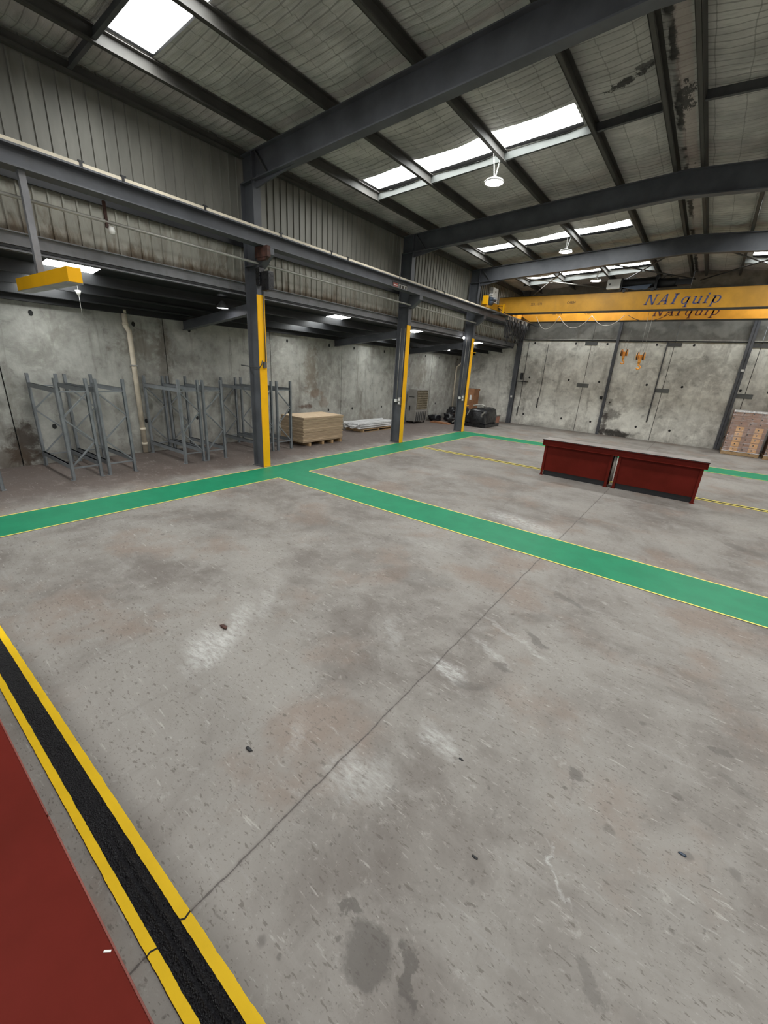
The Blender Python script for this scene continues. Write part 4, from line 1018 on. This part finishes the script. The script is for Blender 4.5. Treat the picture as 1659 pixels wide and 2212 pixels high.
def lettering(parent, x, y, z, h, total, mat):
    m = MB(); u0 = 0; seq = [('N', 1), ('A', 1), ('I', 1), (' ', 0), ('q', 1), ('u', 1), ('i', 1), ('p', 1)]
    width = sum(SER[c][0]+.10 if c != ' ' else .16 for c, _ in seq); sc = total/width
    for c, _ in seq:
        if c == ' ': u0 += .16; continue
        for poly in SER[c][1]:
            pts = [(x+(u0+u+.22*v)*sc, y-.003, z+v*h) for u, v in poly]; m.add(pts, [tuple(range(len(pts)))])
        u0 += SER[c][0]+.10
    return m.build('lettering', mat, parent)
def text(parent, s_, x, y, z, h, mat, name='lettering', sx=1.0):
    cu = bpy.data.curves.new('t', 'FONT'); cu.body = s_; cu.size = h*1.4
    o = bpy.data.objects.new('t', cu); COL.objects.link(o); bpy.context.view_layer.update()
    me = bpy.data.meshes.new_from_object(o.evaluated_get(bpy.context.evaluated_depsgraph_get()))
    bpy.data.objects.remove(o)
    mb = MB(); mb.add([(x+v.co.x*sx, y-.003, z+v.co.y) for v in me.vertices], [tuple(p.vertices) for p in me.polygons])
    return mb.build(name, mat, parent)
def crane(y, mat, lmat, lab, hook_x, hook_z, hoist):
    e = empty('overhead_crane', (-1.2, y, 5.1), lab, 'crane', 'yellow overhead cranes')
    z0, z1 = 5.09, 5.70; xe = 5.6
    m = MB(); m.prism([(-8.12, 5.32), (-7.72, z0), (xe-.4, z0), (xe, 5.32), (xe, z1), (-8.12, z1)], 'y', y, y+.36); m.build('girder', mat, e)
    m = MB(); m.box(-7.74, xe-.4, y-.035, y+.40, z0-.018, z0); m.box(-8.1, xe, y-.02, y+.38, z1, z1+.012)
    m.bar((-8.14, y+.18, 5.31), (-7.74, y+.18, z0-.008), .43, .018); m.build('flange_plate', 'blackflange', e)
    lettering(e, -2.62, y, 5.24, .33, 2.25, lmat)
    text(e, 'SER: 1078', -6.72, y, 5.36, .09, 'ink', 'serial_marking', .9); text(e, 'C4884', -5.28, y, 5.37, .095, 'ink', 'crane_marking', .9)
    # end carriage over the runway
    m = MB(); m.box(RX-.10, RX+.14, y-1.15, y+1.5, 5.20, 5.44); m.build('end_carriage', mat, e)
    for yy in (y-.95, y+1.3):
        m = MB(); m.tube([(RX-.05, yy, 5.27), (RX+.05, yy, 5.27)], .09, 16); m.build('wheel', 'chardull', e)
    m = MB(); m.box(RX-.02, RX+.18, y-1.22, y-1.10, 5.30, 5.62); m.build('bumper_plate', 'yellow', e)
    m = MB(); m.tube([(RX+.15, y-1.02, 5.52), (RX+.22, y-.55, 5.54)], .085, 14); m.tube([(RX+.10, y-1.0, 5.40), (RX+.15, y-.7, 5.42)], .11, 14); m.build('drive_motor', 'motor', e)
    if hoist:
        m = MB(); m.box(RX-.02, RX+.12, y-.62, y-.10, 5.46, 6.02); m.box(RX-.03, RX+.13, y-.66, y-.6, 5.70, 5.76); m.box(RX-.03, RX+.13, y-.66, y-.6, 5.86, 5.9)
        f = m.build('control_cabinet', 'white', e, .01)
        m = MB(); m.box(RX+.12, RX+.128, y-.38, y-.32, 5.84, 5.90); m.build('cabinet_latch', 'black', f)
        m = MB(); m.box(RX+.40, RX+.47, y-.06, y-.02, 5.02, 5.46); m.bar((RX+.1, y-.05, 5.42), (RX+.45, y-.05, 5.40), .03, .02); m.build('cable_arm', 'yellow', e)
        # hoist trolley on top of the girder
        m = MB(); m.box(-3.94, -3.50, y-.12, y+.0, 5.80, 6.12); f = m.build('hoist_control_box', 'white', e, .008)
        m = MB(); m.box(-3.86, -3.82, y-.128, y-.12, 5.92, 5.98); m.build('box_lock', 'black', f)
        m = MB(); m.tube([(-3.48, y+.12, 5.98), (-2.35, y+.12, 5.98)], .17, 18); m.box(-3.5, -3.44, y-.05, y+.4, 5.74, 6.14); m.box(-2.42, -2.34, y-.05, y+.4, 5.74, 6.18); m.build('hoist_drum', 'black', e)
        m = MB(); m.prism([(-3.46, 5.84), (-2.50, 5.90), (-2.62, 5.74), (-3.0, 5.74)], 'y', y-.08, y-.02); m.build('hoist_side_plate', 'motor', e)
        m = MB(); m.tube([(-2.34, y+.15, 5.95), (-1.75, y+.15, 5.95)], .15, 16); m.box(-1.8, -1.35, y, y+.32, 5.84, 6.02); m.tube([(-2.3, y+.05, 6.02), (-2.1, y, 6.16), (-1.95, y, 6.10)], .01, 5); m.build('hoist_motor', 'black', e)
        m = MB(); m.box(-3.25, -3.05, y-.04, y+.02, 6.11, 6.17); m.build('rating_plate', 'conduit', e)
        for xx in (-3.35, -2.45):
            m = MB(); m.tube([(xx, y-.04, 5.74), (xx, y+.04, 5.74)], .06, 14); m.build('trolley_wheel', 'black', e)
    else:
        m = MB(); m.tube([(-4.2, y+.15, 5.92), (-3.0, y+.15, 5.92)], .16, 14); m.box(-4.3, -4.1, y, y+.35, 5.72, 6.05); m.build('hoist_drum', 'black', e)
    # hook block hung from the hoist
    hb = []
    m = MB()
    for dx in (-.05, .05): m.tube([(hook_x+dx, y+.18, hook_z+.48), (hook_x+dx*1.6, y+.18, z0-.02)], .005, 4)
    m.build('hoist_rope', 'conduit', e)
    m = MB()
    for dx in (-.085, .085): m.lathe([(0, -.035), (.10, -.035), (.13, -.02), (.13, .02), (.10, .035), (0, .035)], (0, 0, 0), 18) if False else None
    for dx in (-.10, .10):
        m.tube([(hook_x+dx-.035, y+.18, hook_z+.36), (hook_x+dx+.035, y+.18, hook_z+.36)], .135, 16)
        m.tube([(hook_x+dx-.05, y+.18, hook_z+.36), (hook_x+dx+.05, y+.18, hook_z+.36)], .05, 10)
    m.box(hook_x-.045, hook_x+.045, y+.12, y+.24, hook_z+.15, hook_z+.40); m.tube([(hook_x, y+.18, hook_z+.10), (hook_x, y+.18, hook_z+.22)], .05, 12)
    f = m.build('hook_block', 'orange', e)
    m = MB(); pts = [(hook_x, y+.18, hook_z+.12), (hook_x, y+.18, hook_z+.04)] + [(hook_x+.01+.062*math.cos(math.radians(a)), y+.18, hook_z-.04+.062*math.sin(math.radians(a))) for a in range(100, -190, -25)]
    m.tube(pts, [.03, .03]+[.026]*(len(pts)-3)+[.008], 8); m.build('hook', 'orange', f)
    m = MB()
    for dx in (-.10, .10):
        m.tube([(hook_x+dx-.02, y+.18, hook_z+.36), (hook_x+dx+.02, y+.18, hook_z+.36)], .139, 16)
    m.build('sheave_groove', 'ink', f)
    return e
MAT['blackflange'] = simple('dark_girder_flange', (0.018, 0.017, 0.012), .5)
crane(18.55, 'crane', 'blue', 'front yellow overhead crane with blue lettering and hoist on top', -2.32, 3.18, True)
crane(21.55, 'crane2', 'maroon', 'rear yellow overhead crane, seen below the front one', -3.35, 3.45, False)
# festoon cable loops hanging near the left end of the cranes
random.seed(11)
for i in range(13):
    y = 18.9+i*.20; d = random.uniform(.55, 1.0); x = RX+.50+random.uniform(-.03, .03)
    e = empty('festoon_loop', (x, y, 4.9), 'black festoon cable loop bunched below the left end of the cranes', 'cable', 'bunched festoon cables')
    m = MB(); pts = [(x, y+.09*math.sin(t), 4.92-d*math.sin(t/2+0) if False else 4.92-d*(1-((t/PI-.5)*2)**2)) for t in [PI*k_/10 for k_ in range(11)]]
    pts = [(x+.10*(k_/10-.5), y+.13*(k_/10-.5), p[2]) for k_, p in enumerate(pts)]
    m.tube(pts, .016, 6); m.tube([(q[0]+.05, q[1]+.02, q[2]-.04) for q in pts], .012, 6); m.build('cable', 'black', e)
    m = MB(); m.box(x-.06, x+.06, y-.05, y+.05, 4.88, 5.008); m.build('cable_carrier', 'conduit' if i % 3 == 0 else 'chardull', e)
m = MB(); m.box(RX+.46, RX+.54, 17.0, 23.2, 5.01, 5.05); m.bar((RX+.1, 18.2, 5.03), (RX+.5, 18.2, 5.03), .03, .03); m.bar((RX+.1, 22.2, 5.03), (RX+.5, 22.2, 5.03), .03, .03)
tag(m.build('festoon_track', 'chardull'), 'short track bar carrying the bunched black festoon cables', 'rail')
yy = 21.45
for i, (xa, xb, d, col, lb) in enumerate(((-7.35, -6.3, .55, 'conduit', 'first'), (-6.3, -4.9, .50, 'conduit', 'second'), (-4.9, -3.6, .42, 'conduit', 'third'), (-3.5, -2.0, .25, 'ink', 'fourth'))):
    pts = [(xa+(xb-xa)*t/12, yy-.12, 5.28-d*(1-((t/12-.5)*2)**2)) for t in range(13)]
    m = MB(); m.tube(pts, .012, 6)
    tag(m.build('festoon_cable', col), '%s draped festoon cable from the left along the rear crane' % lb, 'cable', 'draped cables along the rear crane')

# ------------------------------------------------------------------ lamps
def lamp(x, y, z, lab):
    e = empty('high_bay_lamp', (x, y, z), lab, 'lamp', 'hanging high bay lamps')
    m = MB(); m.lathe([(0.0, .10), (.05, .095), (.07, .06), (.18, .045), (.205, .02), (.205, 0), (.185, 0)], (x, y, z), 28); m.build('housing', 'white', e)
    m = MB(); m.lathe([(0, .004), (.185, .004)], (x, y, z), 28); m.build('light_disc', 'lamp', e)
    for s_ in (-1, 1):
        m = MB(); xp = min((-4.65, 1.65), key=lambda q: abs(q-x)); zt = zr(xp)+.004; n_ = 26; z -= .055
        for k_ in range(n_):
            t = k_/n_; px = x+(xp-x)*t; px2 = x+(xp-x)*(t+1/n_); py = y+s_*(.02+.14*t); pz = z+.15+(zt-z-.15)*t; st = (zt-z-.15)/n_
            a = Vector((px, py, pz)); b = Vector((px2, y+s_*(.02+.14*(t+1/n_)), pz+st))
            wv = Vector((.012, 0, 0)) if k_ % 2 else Vector((0, .012, 0))
            m.tube([a-wv*.2, a+wv, b+wv, b+wv*.2], .005, 4, False); m.tube([a+wv*.2, a-wv, b-wv, b-wv*.2], .005, 4, False)
        m.build('chain', 'chain', e); z += .055
    return e
lamp(-4.65, 9.53, 6.38, 'round hanging lamp on chains below the nearest roof bay')
lamp(-4.69, 15.30, 6.38, 'round hanging lamp in the middle roof bay')
lamp(-4.70, 19.9, 6.37, 'round hanging lamp above the yellow cranes, the farthest one')
lamp(1.70, 19.9, 6.37, 'round hanging lamp added for light on the right roof slope between the cranes, outside the picture')  # unseen lamp added to brighten the far end
for y_ in (3.3, 9.53, 15.30): lamp(1.65, y_, 6.37, 'round hanging lamp added for light on the right roof slope, outside the picture')  # unseen lamps added along this slope for more light
lamp(-4.65, 3.3, 6.37, 'round hanging lamp added for light over the viewer, outside the picture')  # unseen lamp added overhead for more light
e = empty('dome_lamp', (-9.58, 6.12, 3.7), 'small round lamp under the lean-to roof beside the nearest column', 'lamp')
m = MB(); m.lathe([(.03, .16), (.06, .13), (.13, .03), (.14, 0)], (-9.58, 6.12, 3.69), 20); m.build('shade', 'chardull', e)
m = MB(); m.lathe([(0, .006), (.125, .006)], (-9.58, 6.12, 3.69), 20); m.build('glow', 'tube', e)
for (x, y, z, lb) in ((-9.74, 3.26, 3.62, 'pale cone shaped lamp hanging below the first lean-to skylight'), ):
    m = MB(); m.lathe([(.0, -.10), (.02, -.08), (.05, 0), (.0, .01)], (x, y, z), 12); m.tube([(x, y, z), (x, y, zl(x)-.2)], .004, 4); m.tube([(x, y, z-.1), (x, y, z-.42)], .003, 4)
    tag(m.build('pendant_bulb', 'white'), lb, 'lamp')
m = MB(); m.lathe([(.0, -.06), (.035, -.04), (.045, 0), (.03, .04), (.0, .06)], (-8.95, 17.25, 4.0), 12)
e = empty('bulb', (-8.95, 17.25, 4.0), 'small lit bulb on the left side of the farthest column', 'lamp'); m.build('glass', 'tube', e)
m = MB(); m.tube([(-8.95, 17.25, 4.05), (-8.95, 17.25, 4.22)], .006, 5); m.build('wire', 'black', e)
e = empty('tube_light', (-10.6, 18.6, 3.6), 'white tube light fitting under the lean-to roof left of the farthest column', 'lamp')
m = MB(); m.box(-10.66, -10.54, 17.9, 19.1, 3.60, 3.66); m.build('fitting', 'white', e)
m = MB(); m.tube([(-10.6, 17.92, 3.58), (-10.6, 19.08, 3.58)], .018, 8); m.build('tube', 'tube', e)

# yellow beam hanging at the left edge
e = empty('hanging_yellow_beam', (-8.3, 2.33, 3.6), 'short yellow box beam hanging from a grey post at the left edge', 'beam')
m = MB(); m.box(-9.25, -6.98, 2.25, 2.41, 3.425, 3.60); m.build('yellow_box', 'yellow', e)
m = MB(); m.box(-9.25, -7.0, 2.24, 2.42, 3.415, 3.425); m.build('lit_underside', 'galv', e)  # pale sheet puts skylight glow on the underside of the beam
m = MB(); m.box(-8.345, -8.255, 2.29, 2.37, 3.60, 4.87); m.build('grey_post', 'fascia', e)
e = empty('rail_hanger', (-8.5, 3.42, 4.5), 'small rusty bracket and white box hanging from the crane rail at the left', 'bracket')
m = MB(); m.box(-8.52, -8.48, 3.40, 3.44, 4.50, 4.87); m.build('rusty_bar', 'rust', e)
m = MB(); m.lathe([(0, -.06), (.04, -.05), (.05, 0), (.035, .05), (0, .06)], (-8.47, 3.47, 4.47), 10); m.build('white_knob', 'white', e)

# small debris on the floor
random.seed(3)
for (x, y, s_, col, lb) in ((-3.34, 1.9, .03, 'rust', 'brown rag scrap on the floor beside the pale smear'), (-1.95, 1.22, .018, 'black', 'small black scrap on the floor right of the yellow lines'), (.55, 2.42, .012, 'motor', 'tiny blue scrap on the floor at the right'),
        (-.75, 2.13, .010, 'black', 'tiny black crumb below the pale smear in the middle of the floor'), (-.4, 1.62, .010, 'black', 'tiny black crumb on the bare floor at the right of the long joint')):
    m = blob((x, y, s_*.3), (s_*1.6, s_*.7, s_*.35), x*10, .5, 2); tag(m.build('floor_scrap', col), lb, 'scrap')
